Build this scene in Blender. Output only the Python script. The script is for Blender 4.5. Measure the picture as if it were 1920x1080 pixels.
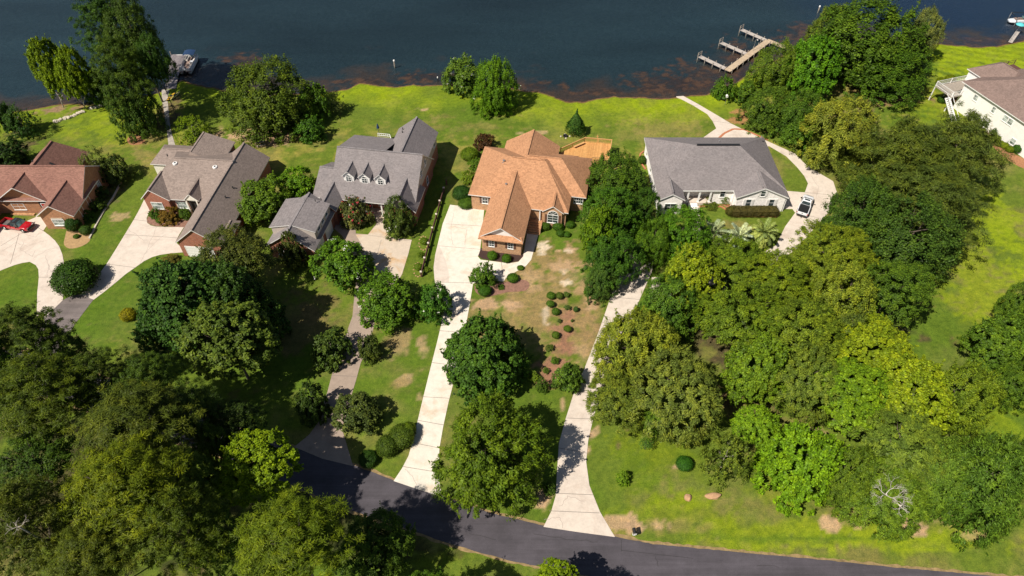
import bpy, bmesh, math, random
import numpy as np
from mathutils import Vector, Matrix
from mathutils.geometry import tessellate_polygon
for o in list(bpy.data.objects): bpy.data.objects.remove(o)
SC=bpy.context.scene; COL=SC.collection
# ---------------------------------------------------------------- camera
H_CAM=80.0; F_PX=1280.0; PITCH=math.radians(47)
cam=bpy.data.cameras.new('camera'); camo=bpy.data.objects.new('camera',cam); COL.objects.link(camo)
camo.location=(0,0,H_CAM); camo.rotation_euler=(math.radians(90)-PITCH,0,0)
cam.sensor_width=36; cam.lens=36*F_PX/1920; cam.clip_start=1; cam.clip_end=8000
SC.camera=camo
# ---------------------------------------------------------------- light
w=bpy.data.worlds.new('World'); SC.world=w; w.use_nodes=True
nt=w.node_tree; bg=nt.nodes['Background']; sky=nt.nodes.new('ShaderNodeTexSky'); sky.sky_type='NISHITA'
sky.sun_disc=False; sky.sun_elevation=math.radians(51.4); sky.sun_rotation=math.radians(231)
nt.links.new(sky.outputs[0],bg.inputs[0]); bg.inputs[1].default_value=0.05
sun=bpy.data.lights.new('sun','SUN'); sun.energy=5.0; sun.angle=math.radians(0.5); sun.color=(1,.925,.80)
so=bpy.data.objects.new('sun',sun); COL.objects.link(so)
so.rotation_euler=Vector((0.62,0.5,-1)).to_track_quat('-Z','Y').to_euler(); so.location=(-60,-50,120)
SC.view_settings.view_transform='Standard'; SC.view_settings.look='None'
SC.view_settings.exposure=0.34; SC.view_settings.gamma=1
SC.cycles.max_bounces=6; SC.cycles.transparent_max_bounces=8
# ---------------------------------------------------------------- survey helper: site photo point -> place on the ground (or at height z)
_s,_c=math.sin(PITCH),math.cos(PITCH)
def P(x,y,z=0.0):
    u=(x-960)/F_PX; v=(y-540)/F_PX; d=(H_CAM-z)/(_s+v*_c)
    return Vector((d*u,d*(_c-v*_s),z))
def depth(x,y,z=0.0): return (H_CAM-z)/(_s+(y-540)/F_PX*_c)
# ---------------------------------------------------------------- materials
def newmat(name):
    m=bpy.data.materials.new(name); m.use_nodes=True
    n=m.node_tree.nodes; b=n['Principled BSDF']; return m,n,m.node_tree.links,b
def N(n,t,**k):
    o=n.new(t)
    for a,v in k.items():
        if a.startswith('i_'): o.inputs[a[2:].replace('_',' ')].default_value=v
        else: setattr(o,a,v)
    return o
def noise(n,l,scale,detail=4,rough=.6,vec=None,dist=0):
    t=n.new('ShaderNodeTexNoise'); t.inputs['Scale'].default_value=scale; t.inputs['Detail'].default_value=detail
    t.inputs['Roughness'].default_value=rough; t.inputs['Distortion'].default_value=dist
    if vec is not None: l.new(vec,t.inputs['Vector'])
    return t.outputs['Fac']
def ramp(n,l,fac,stops):
    r=n.new('ShaderNodeValToRGB'); e=r.color_ramp.elements
    while len(e)<len(stops): e.new(.5)
    for i,(p,c) in enumerate(stops):
        e[i].position=p; e[i].color=(*c,1) if len(c)==3 else c
    l.new(fac,r.inputs[0]); return r.outputs[0]
def mix(n,l,a,b,f,mode='MIX'):
    m=n.new('ShaderNodeMix'); m.data_type='RGBA'; m.blend_type=mode
    for s,v in ((6,a),(7,b),(0,f)):
        if isinstance(v,(int,float)): m.inputs[s].default_value=v
        elif isinstance(v,tuple): m.inputs[s].default_value=(*v,1)
        else: l.new(v,m.inputs[s])
    return m.outputs[2]
def g(v): return (v,v,v)
def bump(n,l,h,b,strength=.3,dist=.05):
    x=n.new('ShaderNodeBump'); x.inputs['Strength'].default_value=strength; x.inputs['Distance'].default_value=dist
    l.new(h,x.inputs['Height']); l.new(x.outputs[0],b.inputs['Normal']); return x
def simple(name,col,rough=.6,metal=0,spec=.5,var=.12,scale=3):
    m,n,l,b=newmat(name); pos=n.new('ShaderNodeTexCoord').outputs['Object']
    f=noise(n,l,scale,5,.65,pos); r=ramp(n,l,f,[(.25,g(1-var)),(.75,g(1+var))])
    l.new(mix(n,l,col,r,1,'MULTIPLY'),b.inputs['Base Color'])
    b.inputs['Roughness'].default_value=rough; b.inputs['Metallic'].default_value=metal
    b.inputs['Specular IOR Level'].default_value=spec; return m
def shingle(name,col,dark,speck=.5):
    m,n,l,b=newmat(name); geo=n.new('ShaderNodeNewGeometry').outputs['Position']
    sx=n.new('ShaderNodeSeparateXYZ'); l.new(geo,sx.inputs[0])
    # courses follow height: bands of shingles
    md=N(n,'ShaderNodeMath',operation='MULTIPLY'); l.new(sx.outputs[2],md.inputs[0]); md.inputs[1].default_value=9.0
    fr=N(n,'ShaderNodeMath',operation='FRACT'); l.new(md.outputs[0],fr.inputs[0])
    fl=N(n,'ShaderNodeMath',operation='FLOOR'); l.new(md.outputs[0],fl.inputs[0])
    cb=n.new('ShaderNodeCombineXYZ')
    l.new(sx.outputs[0],cb.inputs[0]); l.new(sx.outputs[1],cb.inputs[1]); l.new(fl.outputs[0],cb.inputs[2])
    vo=n.new('ShaderNodeTexVoronoi'); vo.inputs['Scale'].default_value=3.2; l.new(cb.outputs[0],vo.inputs['Vector'])
    sc=n.new('ShaderNodeSeparateColor'); l.new(vo.outputs['Color'],sc.inputs[0])
    tab=ramp(n,l,sc.outputs[0],[(0,g(1-speck*.6)),(.5,g(1)),(1,g(1+speck*.5))])
    big=noise(n,l,.35,5,.7,geo); c=mix(n,l,dark,col,ramp(n,l,big,[(.3,g(.25)),(.62,g(1))]))
    c=mix(n,l,c,tab,1,'MULTIPLY')
    ln=ramp(n,l,fr.outputs[0],[(0,g(.72)),(.18,g(1)),(1,g(1))]); c=mix(n,l,c,ln,.8,'MULTIPLY')
    c=mix(n,l,c,ramp(n,l,noise(n,l,9,3,.7,geo),[(.3,g(.85)),(.7,g(1.12))]),1,'MULTIPLY')
    l.new(c,b.inputs['Base Color']); b.inputs['Roughness'].default_value=.9; b.inputs['Specular IOR Level'].default_value=.2
    bump(n,l,fr.outputs[0],b,.25,.03); return m
def brick(name,c1,c2,mortar):
    m,n,l,b=newmat(name); tc=n.new('ShaderNodeTexCoord').outputs['Object']
    sx=n.new('ShaderNodeSeparateXYZ'); l.new(tc,sx.inputs[0])
    ad=N(n,'ShaderNodeMath',operation='ADD'); l.new(sx.outputs[0],ad.inputs[0]); l.new(sx.outputs[1],ad.inputs[1])
    cb=n.new('ShaderNodeCombineXYZ'); l.new(ad.outputs[0],cb.inputs[0]); l.new(sx.outputs[2],cb.inputs[1])
    br=n.new('ShaderNodeTexBrick'); l.new(cb.outputs[0],br.inputs['Vector'])
    br.inputs['Color1'].default_value=(*c1,1); br.inputs['Color2'].default_value=(*c2,1); br.inputs['Mortar'].default_value=(*mortar,1)
    br.inputs['Scale'].default_value=1; br.inputs['Brick Width'].default_value=.24; br.inputs['Row Height'].default_value=.085
    br.inputs['Mortar Size'].default_value=.008; br.inputs['Bias'].default_value=-.1
    c=mix(n,l,br.outputs[0],ramp(n,l,noise(n,l,2.5,4,.7,tc),[(.3,g(.8)),(.7,g(1.2))]),1,'MULTIPLY')
    l.new(c,b.inputs['Base Color']); b.inputs['Roughness'].default_value=.9; return m
def siding(name,col):
    m,n,l,b=newmat(name); tc=n.new('ShaderNodeTexCoord').outputs['Object']
    sx=n.new('ShaderNodeSeparateXYZ'); l.new(tc,sx.inputs[0])
    md=N(n,'ShaderNodeMath',operation='MULTIPLY'); l.new(sx.outputs[2],md.inputs[0]); md.inputs[1].default_value=5.5
    fr=N(n,'ShaderNodeMath',operation='FRACT'); l.new(md.outputs[0],fr.inputs[0])
    c=mix(n,l,col,ramp(n,l,fr.outputs[0],[(0,g(.8)),(.15,g(1)),(1,g(1))]),1,'MULTIPLY')
    c=mix(n,l,c,ramp(n,l,noise(n,l,1.2,5,.6,tc),[(.3,g(.93)),(.7,g(1.03))]),1,'MULTIPLY')
    l.new(c,b.inputs['Base Color']); b.inputs['Roughness'].default_value=.6; bump(n,l,fr.outputs[0],b,.3,.03); return m
def planks(name,col,dark,ang=0,wd=.14):
    m,n,l,b=newmat(name); tc=n.new('ShaderNodeTexCoord').outputs['Object']
    mp=n.new('ShaderNodeMapping'); mp.inputs['Rotation'].default_value=(0,0,ang); l.new(tc,mp.inputs[0])
    sx=n.new('ShaderNodeSeparateXYZ'); l.new(mp.outputs[0],sx.inputs[0])
    md=N(n,'ShaderNodeMath',operation='DIVIDE'); l.new(sx.outputs[0],md.inputs[0]); md.inputs[1].default_value=wd
    fl=N(n,'ShaderNodeMath',operation='FLOOR'); l.new(md.outputs[0],fl.inputs[0])
    fr=N(n,'ShaderNodeMath',operation='FRACT'); l.new(md.outputs[0],fr.inputs[0])
    wn=n.new('ShaderNodeTexWhiteNoise'); wn.noise_dimensions='1D'; l.new(fl.outputs[0],wn.inputs['W'])
    c=mix(n,l,dark,col,wn.outputs[0]); c=mix(n,l,c,ramp(n,l,fr.outputs[0],[(0,g(.45)),(.1,g(1)),(1,g(1))]),1,'MULTIPLY')
    c=mix(n,l,c,ramp(n,l,noise(n,l,2,5,.7,tc),[(.3,g(.8)),(.7,g(1.15))]),1,'MULTIPLY')
    l.new(c,b.inputs['Base Color']); b.inputs['Roughness'].default_value=.8; return m
M={}
M['roof_orange']=shingle('roof_orange',(.46,.24,.13),(.38,.195,.105),.32)
M['roof_gray']=shingle('roof_gray',(.225,.20,.202),(.18,.163,.167),.26)
M['roof_gray_dark']=shingle('roof_gray_dark',(.235,.215,.22),(.17,.155,.16),.35)
M['roof_taupe']=shingle('roof_taupe',(.265,.21,.185),(.22,.175,.155),.3)
M['roof_brown']=shingle('roof_brown',(.26,.135,.105),(.2,.10,.08),.35)
M['roof_mauve']=shingle('roof_mauve',(.225,.16,.14),(.18,.13,.115),.3)
M['brick_red']=brick('brick_red',(.36,.11,.055),(.25,.07,.04),(.35,.25,.2))
M['brick_tan']=brick('brick_tan',(.48,.26,.12),(.36,.17,.08),(.5,.4,.3))
M['brick_brown']=brick('brick_brown',(.40,.17,.075),(.3,.11,.05),(.4,.3,.2))
M['brick_white']=brick('brick_white',(.92,.88,.86),(.89,.85,.83),(.84,.80,.78))
M['siding_beige']=siding('siding_beige',(.48,.42,.38)); M['siding_cream']=siding('siding_cream',(.82,.78,.70))
M['siding_white']=siding('siding_white',(.84,.82,.80))
M['trim']=simple('white_trim',(.78,.77,.76),.5,var=.04)
M['dark']=simple('opening_shade',(.02,.018,.018),.8)  # dark: near-black, the shade of an opening as plain colour
M['shutter']=simple('brown_shutter',(.12,.055,.035),.6); M['shutter_white']=simple('pale_shutter',(.7,.68,.66),.6,var=.04)
M['door_red']=simple('red_door_paint',(.35,.012,.012),.4); M['metal']=simple('galvanized_metal',(.5,.5,.5),.35,.8)
M['black']=simple('black_plastic',(.015,.015,.016),.5); M['rubber']=simple('tyre_rubber',(.02,.02,.02),.85)
M['deckwood']=planks('new_deck_boards',(.60,.32,.11),(.48,.235,.075),0,.2)
M['railwood']=simple('new_rail_wood',(.55,.31,.12),.75,var=.2)
M['dockwood']=planks('weathered_dock_boards',(.48,.43,.39),(.36,.32,.30),0,.25)
M['dockwood_new']=planks('new_dock_boards',(.52,.41,.29),(.42,.32,.22),0,.25)
M['dockwood_shaded']=planks('gray_shaded_dock_boards',(.24,.21,.22),(.16,.14,.15),0,.25)  # last: darker gray dock boards, tree shade put into the colour
M['postwood']=simple('weathered_post_wood',(.30,.26,.22),.85,var=.25)
M['rust']=simple('rust_brown_fence_wood',(.10,.045,.035),.8,var=.3)
M['bark']=simple('bark',(.11,.085,.065),.95,var=.35,scale=6); M['bark_pale']=simple('pale_bark',(.36,.32,.27),.9,var=.25,scale=6)
M['deadwood']=simple('bleached_dead_wood',(.55,.50,.45),.9,var=.2)
M['rock']=simple('sandstone_boulder',(.42,.25,.14),.95,var=.3,scale=2); M['riprap']=simple('pale_riprap_stone',(.5,.44,.36),.95,var=.25,scale=2)
def glass(name,col):
    m,n,l,b=newmat(name); b.inputs['Base Color'].default_value=(*col,1); b.inputs['Roughness'].default_value=.06
    b.inputs['Specular IOR Level'].default_value=.8; tc=n.new('ShaderNodeTexCoord').outputs['Object']
    l.new(mix(n,l,col,ramp(n,l,noise(n,l,1.3,2,.5,tc),[(.35,g(.5)),(.65,g(1.6))]),1,'MULTIPLY'),b.inputs['Base Color']); return m
M['glass']=glass('window_glass',(.03,.045,.05)); M['glass_blue']=glass('windshield_glass',(.16,.28,.28)); M['glass_curtain']=glass('window_with_blinds',(.30,.34,.32))
def paint(name,col,rough=.25,coat=.8):
    m,n,l,b=newmat(name); b.inputs['Roughness'].default_value=rough; b.inputs['Coat Weight'].default_value=coat
    tc=n.new('ShaderNodeTexCoord').outputs['Object']
    l.new(mix(n,l,col,ramp(n,l,noise(n,l,3,4,.6,tc),[(.3,g(.92)),(.7,g(1.06))]),1,'MULTIPLY'),b.inputs['Base Color']); return m
M['paint_red']=paint('red_car_paint',(.42,.006,.012)); M['paint_white']=paint('white_car_paint',(.75,.76,.8)); M['paint_silver']=paint('silver_car_paint',(.42,.47,.52),.3)
M['boat_white']=paint('boat_gelcoat',(.62,.64,.68),.35,.3); M['canvas_blue']=simple('navy_canvas',(.008,.035,.10),.7,var=.1)
M['seat']=simple('boat_seat_vinyl',(.66,.62,.58),.5); M['carpet']=simple('boat_floor',(.28,.2,.17),.9)
M['kayak']=paint('yellow_kayak_plastic',(.70,.42,.02),.4,.1); M['kayak2']=paint('pale_yellow_kayak_plastic',(.70,.58,.16),.4,.1)
M['edging']=simple('terracotta_edging',(.42,.16,.08),.85,var=.2); M['turquoise']=simple('turquoise_paint',(.1,.5,.55),.5)
M['blossom']=simple('white_blossom',(.75,.75,.68),.7); M['blossom_red']=simple('red_blossom',(.50,.03,.06),.7,var=.3)
def foliage():
    m,n,l,b=newmat('leaf_foliage'); oi=n.new('ShaderNodeObjectInfo'); at=n.new('ShaderNodeAttribute'); at.attribute_name='tint'
    sc=n.new('ShaderNodeSeparateColor'); l.new(at.outputs['Color'],sc.inputs[0])
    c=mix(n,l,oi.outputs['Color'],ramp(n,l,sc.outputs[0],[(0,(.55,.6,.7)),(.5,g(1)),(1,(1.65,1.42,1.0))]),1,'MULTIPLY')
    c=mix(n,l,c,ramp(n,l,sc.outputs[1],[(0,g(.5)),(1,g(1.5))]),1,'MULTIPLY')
    l.new(c,b.inputs['Base Color']); b.inputs['Roughness'].default_value=.5; b.inputs['Specular IOR Level'].default_value=.12
    tr=n.new('ShaderNodeBsdfTranslucent'); l.new(mix(n,l,c,(1.25,1.2,.5),1,'MULTIPLY'),tr.inputs[0])
    ms=n.new('ShaderNodeMixShader'); ms.inputs[0].default_value=.2; l.new(b.outputs[0],ms.inputs[1]); l.new(tr.outputs[0],ms.inputs[2])
    l.new(ms.outputs[0],n['Material Output'].inputs[0]); return m
M['leaf']=foliage()
def asphalt(name,col):
    m,n,l,b=newmat(name); geo=n.new('ShaderNodeNewGeometry').outputs['Position']
    mp=n.new('ShaderNodeMapping'); mp.inputs['Rotation'].default_value=(0,0,math.radians(14)); mp.inputs['Scale'].default_value=(.05,1,1); l.new(geo,mp.inputs[0])
    c=mix(n,l,col,ramp(n,l,noise(n,l,1.2,5,.7,mp.outputs[0]),[(.3,g(.8)),(.7,g(1.25))]),1,'MULTIPLY')
    c=mix(n,l,c,ramp(n,l,noise(n,l,.25,6,.7,geo),[(.35,g(.8)),(.65,g(1.2))]),1,'MULTIPLY')
    c=mix(n,l,c,ramp(n,l,noise(n,l,14,3,.8,geo),[(.3,g(.8)),(.75,g(1.3))]),1,'MULTIPLY')
    l.new(c,b.inputs['Base Color']); b.inputs['Roughness'].default_value=.85; return m
M['asphalt']=asphalt('road_asphalt',(.062,.055,.066)); M['asphalt_old']=asphalt('worn_asphalt',(.15,.125,.12))
def concrete(name,col,stain,amt=.5,drive=0):
    m,n,l,b=newmat(name); geo=n.new('ShaderNodeNewGeometry').outputs['Position']
    c=mix(n,l,col,stain,ramp(n,l,noise(n,l,.22,7,.72,geo,.6),[(.5,g(0)),(.72,g(amt))]))
    c=mix(n,l,c,ramp(n,l,noise(n,l,.9,6,.75,geo),[(.3,g(.84)),(.6,g(1.03))]),1,'MULTIPLY')
    c=mix(n,l,c,ramp(n,l,noise(n,l,8,4,.8,geo),[(.25,g(.9)),(.7,g(1.04))]),1,'MULTIPLY')
    l.new(c,b.inputs['Base Color']); b.inputs['Roughness'].default_value=.9; b.inputs['Specular IOR Level'].default_value=.2; return m
M['conc']=concrete('pale_concrete',(.62,.54,.47),(.42,.32,.26),.6)
M['conc_new']=concrete('bright_concrete',(.70,.64,.56),(.52,.34,.18),.6)
M['conc_old']=concrete('old_gray_concrete',(.35,.275,.225),(.22,.175,.15),.7)
M['conc_rust']=concrete('rust_stained_concrete',(.56,.47,.38),(.52,.28,.08),.95)
M['joint']=simple('expansion_joint',(.2,.17,.15),.95); M['crack']=simple('crack_dirt',(.34,.28,.25),.95)  # joint: thin dark strips laid on the slab as expansion joints
M['tar']=simple('tar_seam',(.025,.022,.024),.8)
M['edge_soil']=simple('dry_verge_grass',(.25,.175,.08),.95,var=.5,scale=1.6)
M['mulch']=simple('dark_mulch',(.045,.022,.018),.95,var=.4,scale=8); M['straw']=simple('pine_straw_mulch',(.30,.14,.065),.95,var=.4,scale=3)
M['straw2']=simple('red_mulch',(.23,.12,.085),.95,var=.45,scale=2.5); M['sandbed']=simple('sandy_bed',(.36,.23,.11),.95,var=.3,scale=2)
M['paver']=simple('gray_stone_pavers',(.36,.32,.28),.9,var=.35,scale=2)
# ---------------------------------------------------------------- object helpers
def tag(o,label=None,cat=None,group=None,kind=None):
    if label: o['label']=label
    if cat: o['category']=cat
    if group: o['group']=group
    if kind: o['kind']=kind
    return o
def empty(name,loc,label,cat,group=None,rz=0):
    o=bpy.data.objects.new(name,None); COL.objects.link(o); o.location=loc; o.rotation_euler=(0,0,rz); o.empty_display_size=.5
    return tag(o,label,cat,group)
def link(name,me,parent=None,loc=(0,0,0)):
    o=bpy.data.objects.new(name,me); COL.objects.link(o); o.parent=parent; o.location=loc; return o
class MB:
    def __init__(s): s.v=[]; s.f=[]; s.mi=[]
    def add(s,vs,fs,mi=0):
        k=len(s.v); s.v+= [tuple(p) for p in vs]; s.f+=[tuple(i+k for i in f) for f in fs]; s.mi+=[mi]*len(fs)
    def box(s,x0,x1,y0,y1,z0,z1,mi=0,mat=None):
        vs=[(x0,y0,z0),(x1,y0,z0),(x1,y1,z0),(x0,y1,z0),(x0,y0,z1),(x1,y0,z1),(x1,y1,z1),(x0,y1,z1)]
        if mat is not None: vs=[mat@Vector(p) for p in vs]
        s.add(vs,[(0,3,2,1),(4,5,6,7),(0,1,5,4),(1,2,6,5),(2,3,7,6),(3,0,4,7)],mi)
    def bar(s,a,b,wd,ht=None,mi=0):
        a=Vector(a); b=Vector(b); d=(b-a); L=d.length
        if L<1e-6: return
        d/=L; up=Vector((0,0,1)) if abs(d.z)<.95 else Vector((1,0,0))
        x=d.cross(up).normalized(); y=x.cross(d).normalized(); ht=ht or wd
        q=[a+x*sx*wd/2+y*sy*ht/2 for sx,sy in((-1,-1),(1,-1),(1,1),(-1,1))]; q+=[p+d*L for p in q]
        s.add(q,[(0,1,2,3),(7,6,5,4),(0,4,5,1),(1,5,6,2),(2,6,7,3),(3,7,4,0)],mi)
    def tube(s,pts,rad,n=8,mi=0,cap=True):
        pts=[Vector(p) for p in pts]; rings=[]; k=len(s.v)
        for i,p in enumerate(pts):
            d=(pts[min(i+1,len(pts)-1)]-pts[max(i-1,0)]).normalized(); up=Vector((0,0,1)) if abs(d.z)<.9 else Vector((1,0,0))
            x=d.cross(up).normalized(); y=d.cross(x).normalized(); r=rad[i] if hasattr(rad,'__len__') else rad
            for j in range(n):
                a=2*math.pi*j/n; s.v.append(tuple(p+x*math.cos(a)*r+y*math.sin(a)*r))
        for i in range(len(pts)-1):
            for j in range(n):
                s.f.append((k+i*n+j,k+i*n+(j+1)%n,k+(i+1)*n+(j+1)%n,k+(i+1)*n+j)); s.mi.append(mi)
        if cap:
            s.f.append(tuple(k+j for j in range(n-1,-1,-1))); s.mi.append(mi)
            s.f.append(tuple(k+(len(pts)-1)*n+j for j in range(n))); s.mi.append(mi)
    def lathe(s,c,prof,n=20,mi=0):
        k=len(s.v); m=len(prof)
        for r,z in prof:
            for j in range(n):
                a=2*math.pi*j/n; s.v.append((c[0]+r*math.cos(a),c[1]+r*math.sin(a),c[2]+z))
        for i in range(m-1):
            for j in range(n):
                s.f.append((k+i*n+j,k+i*n+(j+1)%n,k+(i+1)*n+(j+1)%n,k+(i+1)*n+j)); s.mi.append(mi)
        s.f.append(tuple(k+(m-1)*n+j for j in range(n))); s.mi.append(mi)
        s.f.append(tuple(k+j for j in range(n-1,-1,-1))); s.mi.append(mi)
    def mesh(s,name,mats,smooth=False):
        me=bpy.data.meshes.new(name); me.from_pydata(s.v,[],s.f)
        for m in mats: me.materials.append(m)
        me.polygons.foreach_set('material_index',s.mi)
        if smooth: me.polygons.foreach_set('use_smooth',[True]*len(s.f))
        me.update(); return me
    def build(s,name,mats,parent=None,smooth=False,loc=(0,0,0)):
        if not isinstance(mats,(list,tuple)): mats=[mats]
        return link(name,s.mesh(name,mats,smooth),parent,loc)
def bevel(o,wd=.03,seg=2):
    m=o.modifiers.new('bevel','BEVEL'); m.width=wd; m.segments=seg; m.limit_method='ANGLE'; return o
def smooth_poly(pts,sub=5):
    out=[]; n=len(pts)
    for i in range(n):
        p0,p1,p2,p3=[Vector(pts[(i+k-1)%n]) for k in range(4)]
        for j in range(sub):
            t=j/sub; out.append(.5*((2*p1)+(p2-p0)*t+(2*p0-5*p1+4*p2-p3)*t*t+(3*p1-p0-3*p2+p3)*t**3))
    return out
def slab(mb,pts,z,mi=0,th=.2):
    n=len(pts); top=[Vector((p[0],p[1],z)) for p in pts]; tri=tessellate_polygon([top])
    area=sum(top[i].x*top[(i+1)%n].y-top[(i+1)%n].x*top[i].y for i in range(n))
    fs=[]
    for t in tri:
        a,b,c=[top[i] for i in t]
        fs.append(t if (b-a).cross(c-a).z>0 else t[::-1])
    bot=[p-Vector((0,0,th)) for p in top]
    for i in range(n):
        j=(i+1)%n; fs.append((i,i+n,j+n,j) if area>0 else (j,j+n,i+n,i))
    mb.add(top+bot,fs,mi)
def structure(name,mb,mats,kind='structure'):
    o=mb.build(name,mats); o['kind']=kind; return o
def strip(mb,a,b,wd,z,mi=0):
    a=Vector(a); b=Vector(b); d=(b-a); d.z=0; d.normalize(); x=Vector((-d.y,d.x,0))*wd/2
    mb.add([(a.x-x.x,a.y-x.y,z),(b.x-x.x,b.y-x.y,z),(b.x+x.x,b.y+x.y,z),(a.x+x.x,a.y+x.y,z)],[(0,1,2,3)],mi)
rnd=random.Random(7)
# ---------------------------------------------------------------- ground
def fbm(X,Y,scale,seed,octv=5):
    r=np.random.RandomState(seed); out=np.zeros_like(X); amp=1; tot=0
    for o in range(octv):
        T=r.rand(256,256); u=X*scale*2**o+17.3*o; v=Y*scale*2**o+5.1*o
        iu=np.floor(u).astype(int); iv=np.floor(v).astype(int); fu=u-iu; fv=v-iv; fu=fu*fu*(3-2*fu); fv=fv*fv*(3-2*fv)
        a=T[iu%256,iv%256]; b=T[(iu+1)%256,iv%256]; c=T[iu%256,(iv+1)%256]; d=T[(iu+1)%256,(iv+1)%256]
        out+=amp*((a*(1-fu)+b*fu)*(1-fv)+(c*(1-fu)+d*fu)*fv); tot+=amp; amp*=.55
    return out/tot
SH=[(-60,210),(0,213),(42,206),(92,195),(155,193),(200,186),(250,180),(300,171),(318,160),(342,149),(369,158),(417,167),(500,172),(560,174),(600,171),(620,168),(656,163),(676,154),(703,158),(726,161),(745,160.5),(770,158),(795,160),(820,156),(850,158),(900,163),(965,165),(1010,172),(1040,180),(1060,188),(1090,190),(1120,183),(1150,178),(1190,181),(1240,184),(1272,180),(1320,174),(1370,160),(1440,120),(1500,85),(1560,66),(1640,70),(1700,78),(1757,81),(1821,85),(1867,85),(1920,73),(2000,60)]
SHW=[P(x,y) for x,y in SH]; SX=np.array([-4000]+[p.x for p in SHW]+[4000]); SY=np.array([128]+[p.y for p in SHW]+[150])
def spaced(lo,hi,step,far_lo,far_hi):
    core=np.arange(lo,hi+.01,step); l=[]; v=lo; s=step
    while v>far_lo: s*=1.5; v-=s; l.append(v)
    r=[]; v=hi; s=step
    while v<far_hi: s*=1.5; v+=s; r.append(v)
    return np.array(l[::-1]+list(core)+r)
gx=spaced(-118,132,.5,-4500,4500); gy=spaced(22,170,.45,-4500,4500)
GX,GY=np.meshgrid(gx,gy); far=np.abs(GX)>140
shore=np.interp(GX,SX,SY)+(fbm(GX,GY*0,.35,3,4)-.5)*1.6
D=GY-shore
D2=np.where(GY>500,760-GY,D)
GZ=np.where(D2<0,np.clip(-.30*np.exp(D2/.7),-.3,0),-.3-np.minimum(D2,30)*.05)
GZ=np.where((D2<0)&(GY>500),np.minimum(-D2*.02,6),GZ)
lush=np.array([.205,.27,.008]); lawn=np.array([.105,.15,.018]); dry=np.array([.245,.18,.075]); soil=np.array([.44,.29,.18]); deepg=np.array([.075,.135,.012]); pale=np.array([.6,.5,.38])
n1=fbm(GX,GY,.12,11); n2=fbm(GX,GY,.5,12); n3=fbm(GX,GY,.05,13); n4=fbm(GX,GY,1.3,15,3)
C=np.zeros(GX.shape+(3,))
def blend(col,wt):
    global C
    wt=np.clip(wt,0,1)[...,None]; C=C*(1-wt)+np.array(col)*wt
C[:]=lawn
blend(dry,np.clip((n1-.5)*3,0,.45)); blend(deepg,np.clip((n3-.52)*6,0,.6))
nearlake=np.clip((D+13+(n1-.5)*24)/11,0,1)
blend(lush,nearlake*(.55+.45*np.clip((n2-.3)*3,0,1)))
blend([.30,.25,.06],np.clip(1-np.abs(D+24)/12,0,1)*np.clip((n2-.45)*4,0,.7))
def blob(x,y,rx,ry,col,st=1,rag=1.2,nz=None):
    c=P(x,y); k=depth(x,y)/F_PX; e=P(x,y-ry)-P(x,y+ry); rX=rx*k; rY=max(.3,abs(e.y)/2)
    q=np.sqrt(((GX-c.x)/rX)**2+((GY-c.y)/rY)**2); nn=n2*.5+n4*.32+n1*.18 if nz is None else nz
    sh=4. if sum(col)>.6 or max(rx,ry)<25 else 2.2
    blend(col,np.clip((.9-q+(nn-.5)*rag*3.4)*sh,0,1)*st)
# broad lawn tones
for a in [(90,350,160,60,deepg,.2),(60,550,120,60,deepg,.75),(200,600,130,90,deepg,.7),(170,440,60,70,deepg,.5),(210,240,120,30,lush,.6),
 (700,560,60,80,dry,.35),(640,620,90,120,dry,.3),(730,700,60,90,dry,.2),(1000,480,70,60,dry,.75),(1010,540,60,70,dry,.8),(980,600,120,70,dry,.55),(1080,600,60,80,dry,.75),(1110,560,40,40,dry,.8),
 (870,590,60,30,dry,.6),(1230,850,150,90,lush*.75,.55),(1300,900,140,70,deepg,.5),(1230,960,170,30,lush*.8,.5),(1500,1000,350,30,lush*.9,.7),(1700,1010,250,40,lush,.6),(1850,550,100,120,lush*.9,.75),(1870,420,60,120,lush,.8),
 (1880,780,60,60,lush,.5),(1780,200,140,70,lush*.8,.6),(1840,130,120,60,lush,.9),(1380,430,80,40,lawn,.8),(1375,425,60,14,dry,.55),(1250,240,90,20,dry,.4),(880,240,90,25,dry,.3),(700,330,60,60,deepg,.6),(815,420,30,100,deepg,.6),
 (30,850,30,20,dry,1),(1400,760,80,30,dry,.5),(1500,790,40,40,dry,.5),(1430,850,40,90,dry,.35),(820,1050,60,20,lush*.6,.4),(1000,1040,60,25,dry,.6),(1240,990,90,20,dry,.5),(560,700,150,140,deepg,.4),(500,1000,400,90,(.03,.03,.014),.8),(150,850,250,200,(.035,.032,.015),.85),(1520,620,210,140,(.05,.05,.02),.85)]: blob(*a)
for a in [(1500,1010,150,7,deepg,.75),(1330,1000,60,6,deepg,.5),(1290,930,90,18,lush,.4),(1180,870,50,40,deepg,.45),(1740,1030,120,6,lush,.6),(1460,905,60,50,lush*.9,.5),(720,790,50,30,[.10,.17,.012],.6),(740,640,40,30,dry,.6),(710,720,60,20,[.10,.165,.012],.5),(860,800,20,60,deepg,.4),(560,620,80,60,[.14,.10,.045],.6),(600,560,60,40,[.16,.12,.05],.6),(610,660,30,40,[.12,.10,.04],.5)]: blob(*a)
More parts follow.
